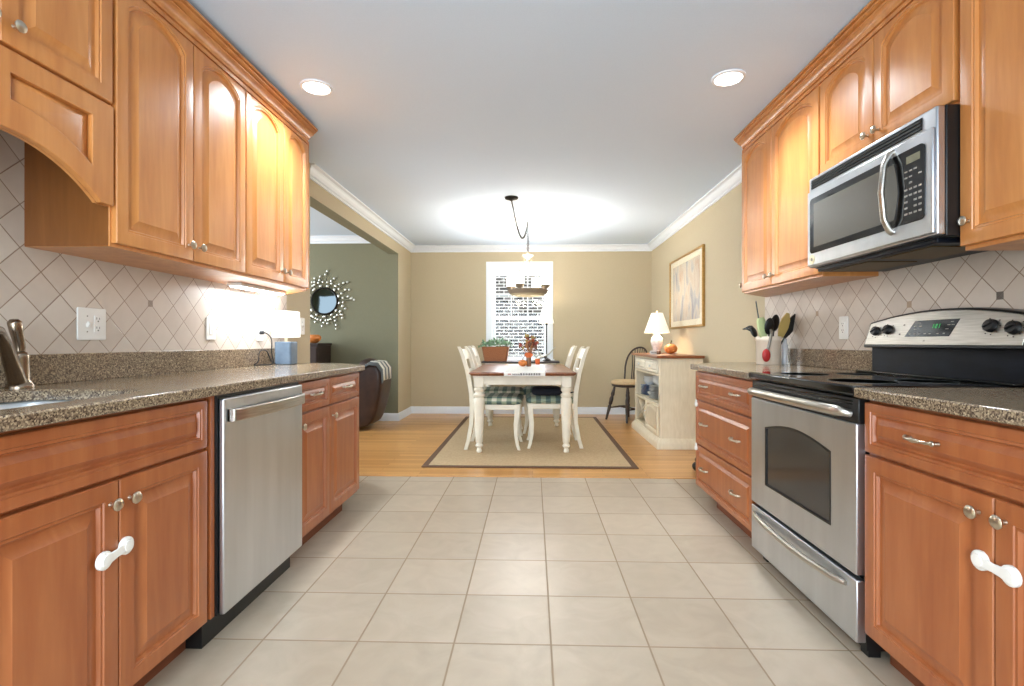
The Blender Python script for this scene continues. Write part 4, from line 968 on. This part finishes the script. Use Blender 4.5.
obj('ribbon', MB().lathe([(.028, .10), (.036, .115), (.034, .145), (.028, .155)], (0, 0, 0), 14).ball((.025, -.02, .13), .022, .014, .02).ball((-.025, -.02, .13), .022, .014, .02), M['terracotta'], vs, smooth=60)
fl_cols = [srgb(176, 92, 56), srgb(196, 140, 92), srgb(150, 70, 56), srgb(170, 150, 90), srgb(120, 86, 70)]
fm = [plain('dried_bloom_%s' % n, c, .85) for n, c in zip(('rust', 'tan', 'wine', 'olive', 'brown'), fl_cols)]
for i in range(46):
    a = random.uniform(0, 2 * PI); r_ = random.uniform(.01, .115); h = random.uniform(.24, .37) - r_ * .5
    e = Vector((r_ * math.cos(a), r_ * math.sin(a), h))
    mb = MB().tube([(0, 0, .12), tuple(e * .6 + Vector((0, 0, .03))), tuple(e)], .0016, 5)
    if i % 3: mb.ball(tuple(e), random.uniform(.011, .019), None, random.uniform(.014, .026), 8, 5)
    else:
        for k in range(5):
            w_ = Vector((random.uniform(-1, 1), random.uniform(-1, 1), random.uniform(0, 1))).normalized() * .022
            mb.tube([tuple(e), tuple(e + w_)], [.004, .001], 5)
    obj('dried_flower', mb, fm[i % 5], vs, smooth=60)
pumpkin('small orange pumpkin beside the vase on the dining table', (-.112, 5.66, TZ), .052, .078)
tag(obj('votive_cup', MB().lathe([(.018, 0), (.026, .004), (.03, .07), (.027, .07), (.02, .01), (.002, .008)], (.06, 6.22, RZ + .7560), 16), M['terracotta']), 'small orange cup right of the dried flower vase', 'cup')

# ================================================================== console under the window
cs = thing('console_table', 'white console table with a dark top under the window', 'console table', (-.17, 7.15, 0))
obj('top', MB().box(-.54, .54, -.17, .17, .752, .776), M['espresso'], cs, bevel=.004)
obj('apron', MB().box(-.49, .49, -.14, -.12, .66, .752).box(-.49, .49, .12, .14, .66, .752).box(-.49, -.47, -.12, .12, .66, .752).box(.47, .49, -.12, .12, .66, .752), M['cream'], cs)
for sx in (-.47, .47):
    for sy in (-.125, .125): obj('leg', MB().loops([[(sx - a, sy - a, z_), (sx + a, sy - a, z_), (sx + a, sy + a, z_), (sx - a, sy + a, z_)] for a, z_ in ((.013, 0), (.02, .66), (.022, .752))]), M['cream'], cs)
for sx in (-.04, .04): obj('knob', MB().lathe(KN, (sx, -.14, .70), 12, (0, -1, 0)), M['whiteplate'], cs)
CZ = .7765
bk = thing('planter_basket', 'wicker basket of green trailing plants on the console', 'planter', (-.52, 7.12, CZ))
obj('basket', MB().loops([[(x, y, z_) for x, y in rrect(-w_, w_, -d_, d_, .03, 4)] for w_, d_, z_ in ((.155, .10, 0), (.165, .11, .06), (.19, .12, .19), (.195, .125, .20), (.185, .115, .20), (.17, .10, .15))]), M['wicker'], bk, smooth=60)
mb = MB()
for i in range(260):
    a = random.uniform(0, 2 * PI); r_ = random.uniform(0, 1) ** .6; x = r_ * .24 * math.cos(a); y = r_ * .12 * math.sin(a); zz = .20 + (1 - r_) * .07 + random.uniform(-.03, .03)
    dx = Vector((random.uniform(-1, 1), random.uniform(-1, 1), random.uniform(-.2, .9))).normalized(); n_ = dx.cross(Vector((random.random(), random.random(), random.random()))).normalized()
    l_ = random.uniform(.03, .065); c = Vector((x, y, zz + .02)); p2 = c + dx * l_; mid = c + dx * l_ * .5
    mb.add([tuple(c), tuple(mid + n_ * .013), tuple(p2), tuple(mid - n_ * .013)], [(0, 1, 2), (0, 2, 3)])
for i in range(10):
    a = random.uniform(0, 2 * PI); mb.tube([(0.1 * math.cos(a), .05 * math.sin(a), .17), (.18 * math.cos(a), .09 * math.sin(a), .24), (.23 * math.cos(a), .11 * math.sin(a), .21)], .0025, 5)
obj('foliage', mb, M['leaf'], bk, smooth=0)
def lamp_glow(name, loc, e, r=.04, col=WARM): return light(name, 'POINT', loc, e, col, r)
cl = thing('buffet_lamp', 'tall thin dark lamp with a white shade before the window', 'lamp', (.195, 7.16, CZ))
obj('base', MB().lathe([(.06, 0), (.06, .01), (.045, .02), (.014, .04), (.008, .06)], (0, 0, 0), 20), M['darkmetal'], cl)
obj('pole', MB().lathe([(.0085, .05), (.0085, .50), (.016, .51), (.018, .53), (.008, .545), (.006, .60)], (0, 0, 0), 14), M['darkmetal'], cl)
obj('lamp_shade', MB().lathe([(.108, .53), (.062, .745), (.060, .745), (.106, .53)], (0, 0, 0), 32), M['shade'], cl, smooth=60)
lamp_glow('buffet_lamp_bulb', (.195, 7.16, CZ + .70), 2.6)
an = thing('antler_ornament', 'silvery branching antler ornament on the right of the console', 'ornament', (.10, 7.12, CZ))
for pts, r_ in (([(-.06, 0, .02), (0, -.02, .05), (.06, 0, .06), (.13, .01, .10), (.22, .02, .20)], [.012, .012, .010, .007, .003]), ([(-.03, 0, .04), (-.08, -.01, .09), (-.14, .0, .13)], [.01, .007, .003]), ([(.02, -.01, .05), (.0, -.02, .10), (-.03, -.02, .15)], [.009, .006, .003]), ([(.06, 0, .06), (.10, -.03, .03), (.14, -.04, .006)], [.011, .011, .014]), ([(-.06, 0, .02), (-.08, .02, .006)], [.013, .016]), ([(0, -.02, .05), (-.05, -.05, .02), (-.12, -.05, .006)], [.01, .007, .004])):
    obj('branch', MB().tube(pts, [q_ * 1.5 for q_ in r_], 8), M['beads'] if r_[0] != .011 else M['espresso'], an, smooth=60)

# ================================================================== chandelier
HX, HY = -.055, 5.75
ch = thing('chandelier', 'bronze ring chandelier with four lit glass shades on a swagged chain', 'chandelier', (HX, HY, 1.58))
RR = .215
obj('ring', MB().loops([[(r_ * math.cos(2 * PI * i / 48), r_ * math.sin(2 * PI * i / 48), z_) for i in range(48)] for r_, z_ in ((RR - .025, .010), (RR - .012, .006), (RR - .002, .016), (RR + .006, .040), (RR + .016, .046), (RR + .016, .054), (RR - .016, .054), (RR - .02, .045), (RR - .025, .010))], False, False), M['bronze'], ch, smooth=50)
obj('lower_ring', MB().loops([[(r_ * math.cos(2 * PI * i / 48), r_ * math.sin(2 * PI * i / 48), z_) for i in range(48)] for r_, z_ in ((RR - .055, -.012), (RR - .035, -.014), (RR - .025, .002), (RR - .025, .010), (RR - .06, .010), (RR - .055, -.012))], False, False), M['champ'], ch, smooth=50)
obj('cross_bar', MB().box(-RR + .02, RR - .02, -.008, .008, .02, .032).box(-.008, .008, -RR + .02, RR - .02, .02, .032), M['bronze'], ch)
hub = obj('hub', MB().lathe([(.006, .40), (.02, .41), (.03, .425), (.05, .432), (.062, .445), (.062, .452), (.03, .458), (.012, .47), (.006, .49)], (0, 0, 0), 24), M['champ'], ch, smooth=50)
A0 = math.radians(-25) + 0
for k in range(4):
    a = math.radians(-25 + 90 * k); x, y = RR * math.cos(a), RR * math.sin(a)
    # mirrored so near shades sit at -8 px and +17 px
    obj('shade_cup', MB().lathe([(.018, .058), (.026, .066), (.045, .082), (.052, .096), (.055, .108), (.046, .106)], (x, y, 0), 20), M['bronze'], ch, smooth=50)
    obj('glass_shade', MB().lathe([(.040, .100), (.047, .108), (.049, .205), (.0475, .21), (.045, .205), (.04, .11)], (x, y, 0), 24), M['bulb'], ch, smooth=50)
    a2 = a + math.radians(45); x2, y2 = (RR - .01) * math.cos(a2), (RR - .01) * math.sin(a2)
    obj('rod', MB().tube([(x2, y2, .055), (x2 * .15, y2 * .15, .41)], .004, 8), M['bronze'], ch)
for k in range(4):
    a = math.radians(-25 + 90 * k); light('chandelier_bulb', 'POINT', (HX + RR * math.cos(a), HY + RR * math.sin(a), 1.58 + .185), 8, (1, .92, .80), .025)
def chain(pts, n):
    mb = MB(); P = [Vector(p) for p in pts]; seg = []
    ln = [0]
    for i in range(len(P) - 1): ln.append(ln[-1] + (P[i + 1] - P[i]).length)
    for k in range(n):
        s = ln[-1] * (k + .5) / n; i = max(j for j in range(len(P) - 1) if ln[j] <= s); f = (s - ln[i]) / (ln[i + 1] - ln[i]); c = P[i].lerp(P[i + 1], f); d = (P[i + 1] - P[i]).normalized()
        q = Vector((0, 0, 1)).rotation_difference(d); L_ = ln[-1] / n * .72; R_ = .011; rot = Matrix.Rotation(PI / 2 * (k % 2), 4, 'Z')
        pp = [c + q @ (rot @ Vector((R_ * math.cos(t), 0, L_ * math.sin(t)))) for t in [2 * PI * j / 10 for j in range(10)]]
        mb.tube([tuple(p) for p in pp], .0033, 5, closed=True)
    return mb
canx, cany = -.205, 4.88
dx, dy, dz = canx - HX, cany - HY, 0
sw = []
for i in range(25):
    s = i / 24; zz = (.842) + (-.36 * (1 - (2 * s - 1) ** 2))
    # lopsided sag toward the hook
    s2 = s; zz = .84 * (1) - 1.05 * s2 * (1 - s2) * (1 + .55 * (s2 - .5))
    sw.append((dx * (1 - s), dy * (1 - s), zz if 0 < i < 24 else .842))
obj('chain', chain(sw, 52), M['darkmetal'], ch, smooth=60)
obj('chain', chain([(0, 0, .845), (0, 0, .48)], 18), M['darkmetal'], ch, smooth=60)
obj('canopy', MB().lathe([(.066, .859), (.066, .852), (.06, .842), (.02, .832), (.008, .82)], (dx, dy, 0), 28), M['darkmetal'], ch, smooth=50)
obj('ceiling_hook', MB().lathe([(.012, .859), (.012, .852), (.004, .848)], (0, 0, 0), 12).tube([(0, 0, .85), (0, 0, .835), (.01, 0, .83), (.012, 0, .84)], .003, 6), M['champ'], ch)
# recessed lights
for i, (x, y) in enumerate(CANS_AND_FILL[:2]):
    t = thing('recessed_light', 'round recessed ceiling light over the %s run of cabinets' % ('left' if i == 0 else 'right'), 'ceiling light', (x, y, ZC - .001))
    obj('trim_ring', MB().loops([[(r_ * math.cos(2 * PI * k / 36), r_ * math.sin(2 * PI * k / 36), z_) for k in range(36)] for r_, z_ in ((.085, 0), (.083, -.006), (.07, -.009), (.066, -.002), (.066, 0))], False, False), M['whitepaint'], t, smooth=50)
    obj('lens', MB().lathe([(.066, -.001), (.066, -.004), (.001, -.005)], (0, 0, 0), 36), M['can'], t)
vt = thing('ceiling_vent', 'white louvred air vent in the ceiling beside the chandelier canopy', 'vent', (-.31, 5.8, ZC - .001))
obj('frame', MB().box(-.15, .15, -.17, -.145, -.008, 0).box(-.15, .15, .145, .17, -.008, 0).box(-.15, -.125, -.145, .145, -.008, 0).box(.125, .15, -.145, .145, -.008, 0), M['whitepaint'], vt, bevel=.002)
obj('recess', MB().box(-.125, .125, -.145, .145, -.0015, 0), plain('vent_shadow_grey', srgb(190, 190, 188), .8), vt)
for k in range(8): obj('louvre', MB().box(-.124, .124, -.135 + k * .036, -.115 + k * .036, -.006, -.003), M['whitepaint'], vt)

# ================================================================== hutch
hu = thing('sideboard', 'cream painted sideboard with a wooden top against the right wall', 'sideboard', (1.25, 5.0, 0))
HD = .415; HL = 1.2
def hp_(n, mb, m='antique', **k): return obj(n, mb, M[m], hu, **k)
hp_('top', MB().box(-.045, HD + .003, -.04, HL + .04, .885, .912), 'hutchtop', bevel=.007)
hp_('side_panel', MB().box(.0165, HD, .001, .025, .07, .885), bevel=.003)
hp_('side_panel', MB().box(.0165, HD, HL - .025, HL - .001, .07, .885), bevel=.003)
hp_('face_frame', MB().box(-.006, .016, .0, .055, .09, .885).box(-.006, .016, HL - .055, HL, .09, .885).box(-.006, .016, .055, HL - .055, .865, .885).box(-.006, .016, .055, HL - .055, .705, .725).box(-.006, .016, .055, HL - .055, .40, .425).box(-.006, .016, .055, HL - .055, .09, .12), bevel=.002)
hp_('back_panel', MB().box(HD - .015, HD, .025, HL - .025, .09, .885))
hp_('shelf', MB().box(.016, HD - .015, .025, HL - .025, .40, .424)); hp_('shelf', MB().box(.016, HD - .015, .025, HL - .025, .09, .115)); hp_('shelf', MB().box(.016, HD - .015, .025, HL - .025, .70, .722))
hp_('divider', MB().box(.016, HD - .015, .57, .59, .115, .40))
pl = sh([(0, 0), (1, 1)], 0, 0)
def plinth(o, z): return [(-.02 - o, -.02 - o, z), (HD, -.02 - o, z), (HD, HL + .02 + o, z), (-.02 - o, HL + .02 + o, z)]
hp_('plinth', MB().loops([plinth(.022, 0), plinth(.022, .05), plinth(.012, .068), plinth(-.006, .09), plinth(-.012, .098)]), bevel=.002)
for y0, y1 in ((.06, .595), (.605, HL - .06)):
    mb = door_mb(0, y1 - y0, .735, .86, fw=.02, slope=.01, t=.014); R_ = Matrix.Translation((-.006, y0, 0)) @ Matrix.Rotation(-R90, 4, 'Z') @ Matrix.Translation((-(y1 - y0), 0, 0))
    mb.v = [tuple(R_ @ Vector(p)) for p in mb.v]; d_ = hp_('drawer', mb, 'cream', smooth=25)
    obj('knob', MB().lathe([(.006, 0), (.006, .008), (.013, .013), (.013, .018), (.002, .021)], (-.02, (y0 + y1) / 2, .797), 14, (-1, 0, 0)), M['whiteplate'], d_, smooth=50)
y0, y1 = .055, .575
mb = door_mb(0, y1 - y0, .118, .405, fw=.04, slope=.02, t=.016, rise=.03); R_ = Matrix.Translation((-.006, y0, 0)) @ Matrix.Rotation(-R90, 4, 'Z') @ Matrix.Translation((-(y1 - y0), 0, 0))
mb.v = [tuple(R_ @ Vector(p)) for p in mb.v]; d_ = hp_('door', mb, smooth=25)
obj('knob', MB().lathe([(.006, 0), (.006, .008), (.012, .012), (.002, .02)], (-.022, .545, .30), 14, (-1, 0, 0)), M['whiteplate'], d_, smooth=50)
def bar(a, b, th=.012, dep=.25):
    v = Vector((b[0] - a[0], b[1] - a[1])).normalized(); n_ = Vector((-v.y, v.x)) * th / 2
    return MB().prism([(a[0] + n_.x, a[1] + n_.y), (b[0] + n_.x, b[1] + n_.y), (b[0] - n_.x, b[1] - n_.y), (a[0] - n_.x, a[1] - n_.y)], .005, dep, axis='x')
hp_('rack_slat', bar((.60, .125), (1.14, .392))); hp_('rack_slat', bar((.60, .392), (1.14, .125)))
# dishes on the middle shelf
PB = [(.045, 0), (.05, .002), (.07, .006), (.105, .015), (.11, .018), (.105, .018), (.07, .010), (.002, .008)]
BW = [(.03, 0), (.034, .004), (.055, .018), (.075, .045), (.078, .055), (.075, .055), (.052, .024), (.002, .008)]
p0 = tag(obj('plate', MB().lathe(PB, (0, 0, 0), 28), M['blueplate'], smooth=50), 'blue plate in the far stack on the sideboard shelf', 'plate', 'blue plates stacked on the sideboard shelf')
w0 = tag(obj('plate', MB().lathe(PB, (0, 0, 0), 28), M['whiteplate'], smooth=50), 'white plate in the near stack on the sideboard shelf', 'plate', 'white plates stacked on the sideboard shelf')
b0 = tag(obj('bowl', MB().lathe(BW, (0, 0, 0), 28), M['whiteplate'], smooth=50), 'white bowl nested on the blue plates in the sideboard', 'bowl', 'white bowls in the sideboard')
SZ = .4245
def stack(proto, x, y, z, n, step, first=True):
    for k in range(n):
        o = proto if (first and k == 0) else proto.copy()
        if o is not proto: C.objects.link(o)
        o.location = (x, y, z + k * step)
stack(p0, 1.375, 5.98, SZ, 7, .0165); stack(b0, 1.375, 5.98, SZ + .12, 3, .022); stack(w0, 1.37, 5.53, SZ, 9, .0165)
p1 = b0.copy(); C.objects.link(p1); p1.location = (1.375, 5.765, SZ); p1['label'] = 'white bowl between the two plate stacks in the sideboard'; 
for k in range(3):
    q_ = b0.copy(); C.objects.link(q_); q_.location = (1.37, 5.53, SZ + .155 + k * .022); q_['label'] = 'white bowl on top of the near plate stack in the sideboard'
del p1['group']
tag(obj('storage_jar', MB().lathe([(.04, 0), (.05, .01), (.05, .10), (.03, .12), (.03, .135), (.002, .138)], (1.42, 5.75, .1165), 18), M['darkmetal'], smooth=50), 'dark jar behind the crossed slats low in the sideboard', 'jar')
# lamp on the sideboard
HZ = .9125
sl = thing('table_lamp', 'white ginger-jar lamp with a pleated shade on the sideboard', 'lamp', (1.415, 5.82, HZ))
obj('base', MB().lathe([(.05, 0), (.052, .008), (.044, .016), (.036, .022), (.045, .05), (.064, .10), (.07, .14), (.062, .175), (.04, .20), (.032, .21), (.036, .222), (.02, .232), (.008, .236), (.008, .27)], (0, 0, 0), 28), noisy('white_glazed_jar', srgb(206, 200, 196), srgb(238, 234, 228), (30, 30, 30), .2, nscale=1.5), sl, smooth=50)
L = []
for r_, z_ in ((.140, .235), (.133, .255), (.066, .455), (.062, .462), (.064, .462), (.131, .25), (.138, .235)):
    L.append([(r_ * (1 + .018 * (1 if i % 2 else -1)) * math.cos(2 * PI * i / 64), r_ * (1 + .018 * (1 if i % 2 else -1)) * math.sin(2 * PI * i / 64), z_) for i in range(64)])
obj('lamp_shade', MB().loops(L, False, False), M['shade'], sl, smooth=60)
obj('finial', MB().lathe([(.004, .455), (.009, .465), (.006, .475), (.009, .482), (.001, .49)], (0, 0, 0), 12), M['champ'], sl)
lamp_glow('sideboard_lamp_bulb', (1.415, 5.82, HZ + .34), 2.6)
lamp_glow('sideboard_lamp_glow', (1.415, 5.82, HZ + .44), 2.4)
pumpkin('orange pumpkin beside the lamp on the sideboard', (1.545, 5.72, HZ), .072, .115)
tg = thing('small_sign', 'small white pointed tag with dark lettering on the sideboard top', 'sign', (1.305, 5.52, HZ))
obj('board', MB().prism([(-.045, .02), (-.03, 0), (.045, 0), (.045, .04), (-.03, .04)], -.006, .006, axis='y'), M['whiteplate'], tg, bevel=.002)
obj('lettering', MB().box(-.024, -.012, -.007, -.006, .017, .024).box(-.009, .002, -.007, -.006, .017, .023).box(.006, .012, -.007, -.006, .017, .025).box(.016, .028, -.007, -.006, .017, .023), M['ink'], tg, smooth=0)
tag(obj('candle_jar', MB().lathe([(.02, 0), (.024, .004), (.024, .035), (.02, .037), (.002, .036)], (1.36, 5.52, HZ), 16), plain('amber_jar', srgb(120, 74, 34), .3)), 'small amber jar between the lamp and the pumpkin', 'jar')
# framed picture
pc = thing('framed_picture', 'framed pastel abstract picture in a gold frame on the right wall', 'picture', (XR, 5.69, 1.61))
PW, PH = .61, .408
def fr_(a, b, c, d, x0, x1):
    return MB().box(x0, x1, -b, -a, -d, d).box(x0, x1, a, b, -d, d).box(x0, x1, -a, a, c, d).box(x0, x1, -a, a, -d, -c)
obj('frame', fr_(PW - .022, PW, PH - .022, PH, -.028, -.0005), M['gold'], pc, bevel=.004)
obj('mat_board', fr_(PW - .11, PW - .023, PH - .085, PH - .023, -.014, -.002), M['matb'], pc)
obj('painting', MB().box(-.010, -.002, -PW + .11, PW - .11, -PH + .085, PH - .085), M['art'], pc)
obj('glass', MB().box(-.019, -.017, -PW + .024, PW - .024, -PH + .024, PH - .024), M['pane'], pc, smooth=0)

# ================================================================== windsor chair
wc = thing('windsor_chair', 'dark Windsor chair with a tan seat in the far right corner', 'chair', (1.27, 6.82, 0), math.radians(215))
# facing local +x
obj('seat', MB().lathe([(.16, .445), (.205, .452), (.215, .465), (.205, .478), (.02, .474)], (0, 0, 0), 30), M['darkwood'], wc, smooth=50)
obj('seat_pad', MB().lathe([(.19, .478), (.218, .490), (.218, .520), (.18, .536), (.01, .542)], (0, 0, 0), 30), M['tan'], wc, smooth=60)
TL = [(.014, 0), (.019, .1), (.025, .18), (.016, .2), (.025, .215), (.028, .28), (.018, .32), (.026, .34), (.018, .40), (.014, .452)]
for sx in (-1, 1):
    for sy in (-1, 1):
        top_ = Vector((sx * .12, sy * .12, .452)); ft = Vector((sx * .21, sy * .19, 0)); d_ = (top_ - ft); k_ = d_.length / .452
        obj('leg', MB().lathe([(r_, z_ * k_) for r_, z_ in TL], tuple(ft), 12, tuple(d_.normalized())), M['darkwood'], wc, smooth=50)
for sy in (-1, 1): obj('stretcher', MB().tube([(.178, sy * .165, .16), (0, sy * .165, .165), (-.178, sy * .165, .16)], [.008, .013, .008], 10), M['darkwood'], wc)
obj('stretcher', MB().tube([(0, -.165, .165), (0, 0, .165), (0, .165, .165)], [.008, .012, .008], 10), M['darkwood'], wc)
hoop = [(-.13 - .11 * min(1, math.sin(PI * i / 20) * 1.0) - 0, .19 * math.cos(PI * i / 20) * (1.0 + .1 * math.sin(PI * i / 20)), .47 + .50 * math.sin(PI * i / 20) ** .42) for i in range(21)]
obj('back_hoop', MB().tube(hoop, .0125, 10), M['darkwood'], wc, smooth=60)
for i in range(7):
    y = -.12 + .04 * i; c_ = y / .19; sN = math.sqrt(max(0, 1 - c_ * c_)); zt = .47 + .50 * sN ** .42 - .005
    obj('spindle', MB().tube([(-.155, y * .75, .475), (-.20, y * .9, .70), (-.13 - .11 * sN, y * 1.04, zt)], [.007, .0075, .005], 8), M['darkwood'], wc, smooth=60)

# ================================================================== living room
rc = thing('recliner', 'brown leather recliner seen from behind beyond the left counter', 'armchair', (-2.0, 5.86, 0))
sil = [(-1.859, .03), (-1.80, .07), (-1.74, .185), (-1.692, .38), (-1.658, .575), (-1.663, .727), (-1.715, .79), (-1.80, .80), (-1.92, .74), (-2.0, .60), (-2.2, .58), (-2.5, .56), (-2.56, .50), (-2.56, .08), (-2.5, .03)]
sp_ = [(x + 1.9, z_) for x, z_ in sil]; cx = -.25; cz = .35
def ss(k, y): return [(cx + (x - cx) * k, y, cz + (z_ - cz) * k if z_ > .1 else z_) for x, z_ in sp_]
obj('body', MB().loops([ss(.86, -.01), ss(.95, .0), ss(.99, .03), ss(1, .08), ss(1, .40), ss(.99, .44), ss(.95, .47), ss(.86, .48)]), M['leather'], rc, smooth=75, sub=1)
obj('headrest', MB().ball((.02, .24, .74), .13, .2, .11), M['leather'], rc, smooth=75)
obj('seat_cushion', MB().box(-.62, -.1, .08, .4, .42, .60), M['leather'], rc, bevel=.04, seg=4)
tp = [(-2.0, .615), (-1.955, .70), (-1.90, .765), (-1.80, .822), (-1.705, .812), (-1.648, .735), (-1.640, .60)]
tp = [(x + 1.9, z_) for x, z_ in tp]
outp = []
for i, (x, z_) in enumerate(tp):
    outp.append((x, z_))
inn = [(x + (-.25 - x) * .035, z_ + (.35 - z_) * .035) for x, z_ in tp]
th = thing('throw_blanket', 'striped grey and cream throw draped over the brown recliner', 'blanket', (-2.0, 5.86, 0))
mbt = MB()
def tring(y, drop=0): return [(x, y, z_ - drop) for x, z_ in outp] + [(x, y, z_ - drop) for x, z_ in inn[::-1]]
mbt.loops([tring(-.02, .03), tring(.0, .008), tring(.05), tring(.2), tring(.36)])
obj('cloth', mbt, M['throw'], th, smooth=70)
# sunburst mirror on the olive wall
mr = thing('sunburst_mirror', 'round sunburst wall mirror with silver discs on the olive wall', 'mirror', (-2.765, YG - .002, 1.585))
obj('mirror_glass', MB().lathe([(.165, 0), (.165, .012), (.001, .013)], (0, 0, 0), 40, (0, -1, 0)), M['mirror'], mr)
obj('frame', MB().tube([(.172 * math.cos(t), -.012, .172 * math.sin(t)) for t in [2 * PI * j / 48 for j in range(48)]], .012, 8, closed=True), M['darkmetal'], mr, smooth=60)
bead = None
for k in range(26):
    a = 2 * PI * k / 26 + random.uniform(-.05, .05); r1 = random.choice((.33, .37, .40, .30))
    cv = random.uniform(-.04, .04)
    def pt(r, s=0): return (r * math.cos(a) - s * math.sin(a), -.014, r * math.sin(a) + s * math.cos(a))
    ry = obj('ray', MB().tube([pt(.175), pt(.26, cv * .4), pt(r1, cv)], .0028, 6), M['darkmetal'], mr)
    for r_, s_ in ((.205, .018 * (1 if k % 2 else -1)), (.255, -.012), (r1 - .045, cv * .7 + .02), (r1, cv)):
        if bead is None: bead = obj('disc', MB().lathe([(.0135, 0), (.0145, .003), (.008, .006), (.001, .0065)], (0, 0, 0), 12, (0, -1, 0)), M['beads'], ry, smooth=50); bb = bead
        else: bb = bead.copy(); C.objects.link(bb); bb.parent = ry
        bb.location = pt(r_, s_)
dc = thing('dark_cabinet', 'dark espresso cabinet under the sunburst mirror', 'cabinet', (-2.92, 6.4, 0))
obj('body', MB().box(-.25, .25, -.2, .22, .04, 1.0), M['espresso'], dc, bevel=.004)
obj('top', MB().box(-.26, .26, -.21, .23, 1.0, 1.03), M['espresso'], dc, bevel=.004)
obj('foot', MB().box(-.23, -.19, -.18, -.14, 0, .04).box(.19, .23, -.18, -.14, 0, .04).box(-.23, -.19, .16, .2, 0, .04).box(.19, .23, .16, .2, 0, .04), M['espresso'], dc)
obj('door', MB().box(-.24, -.004, -.216, -.2, .06, .98), M['espresso'], dc, bevel=.002); obj('door', MB().box(.004, .24, -.216, -.2, .06, .98), M['espresso'], dc, bevel=.002)
tag(obj('bowl', MB().lathe([(.03, 0), (.05, .01), (.085, .05), (.085, .08), (.06, .105), (.055, .103), (.075, .078), (.002, .02)], (-2.78, 6.36, 1.0305), 24), M['orange'], smooth=60), 'round orange bowl on the dark living room cabinet', 'bowl')
# dark object on the floor beyond the drawer cabinet
ds = thing('door_stop', 'small dark lumpy door stop on the wood floor past the drawer cabinet', 'door stop', (1.335, 4.14, 0))
obj('body', MB().ball((0, 0, .04), .045, .05, .04), M['darkmetal'], ds, smooth=60); obj('head', MB().ball((.005, 0, .092), .03, .03, .026), M['darkmetal'], ds, smooth=60)
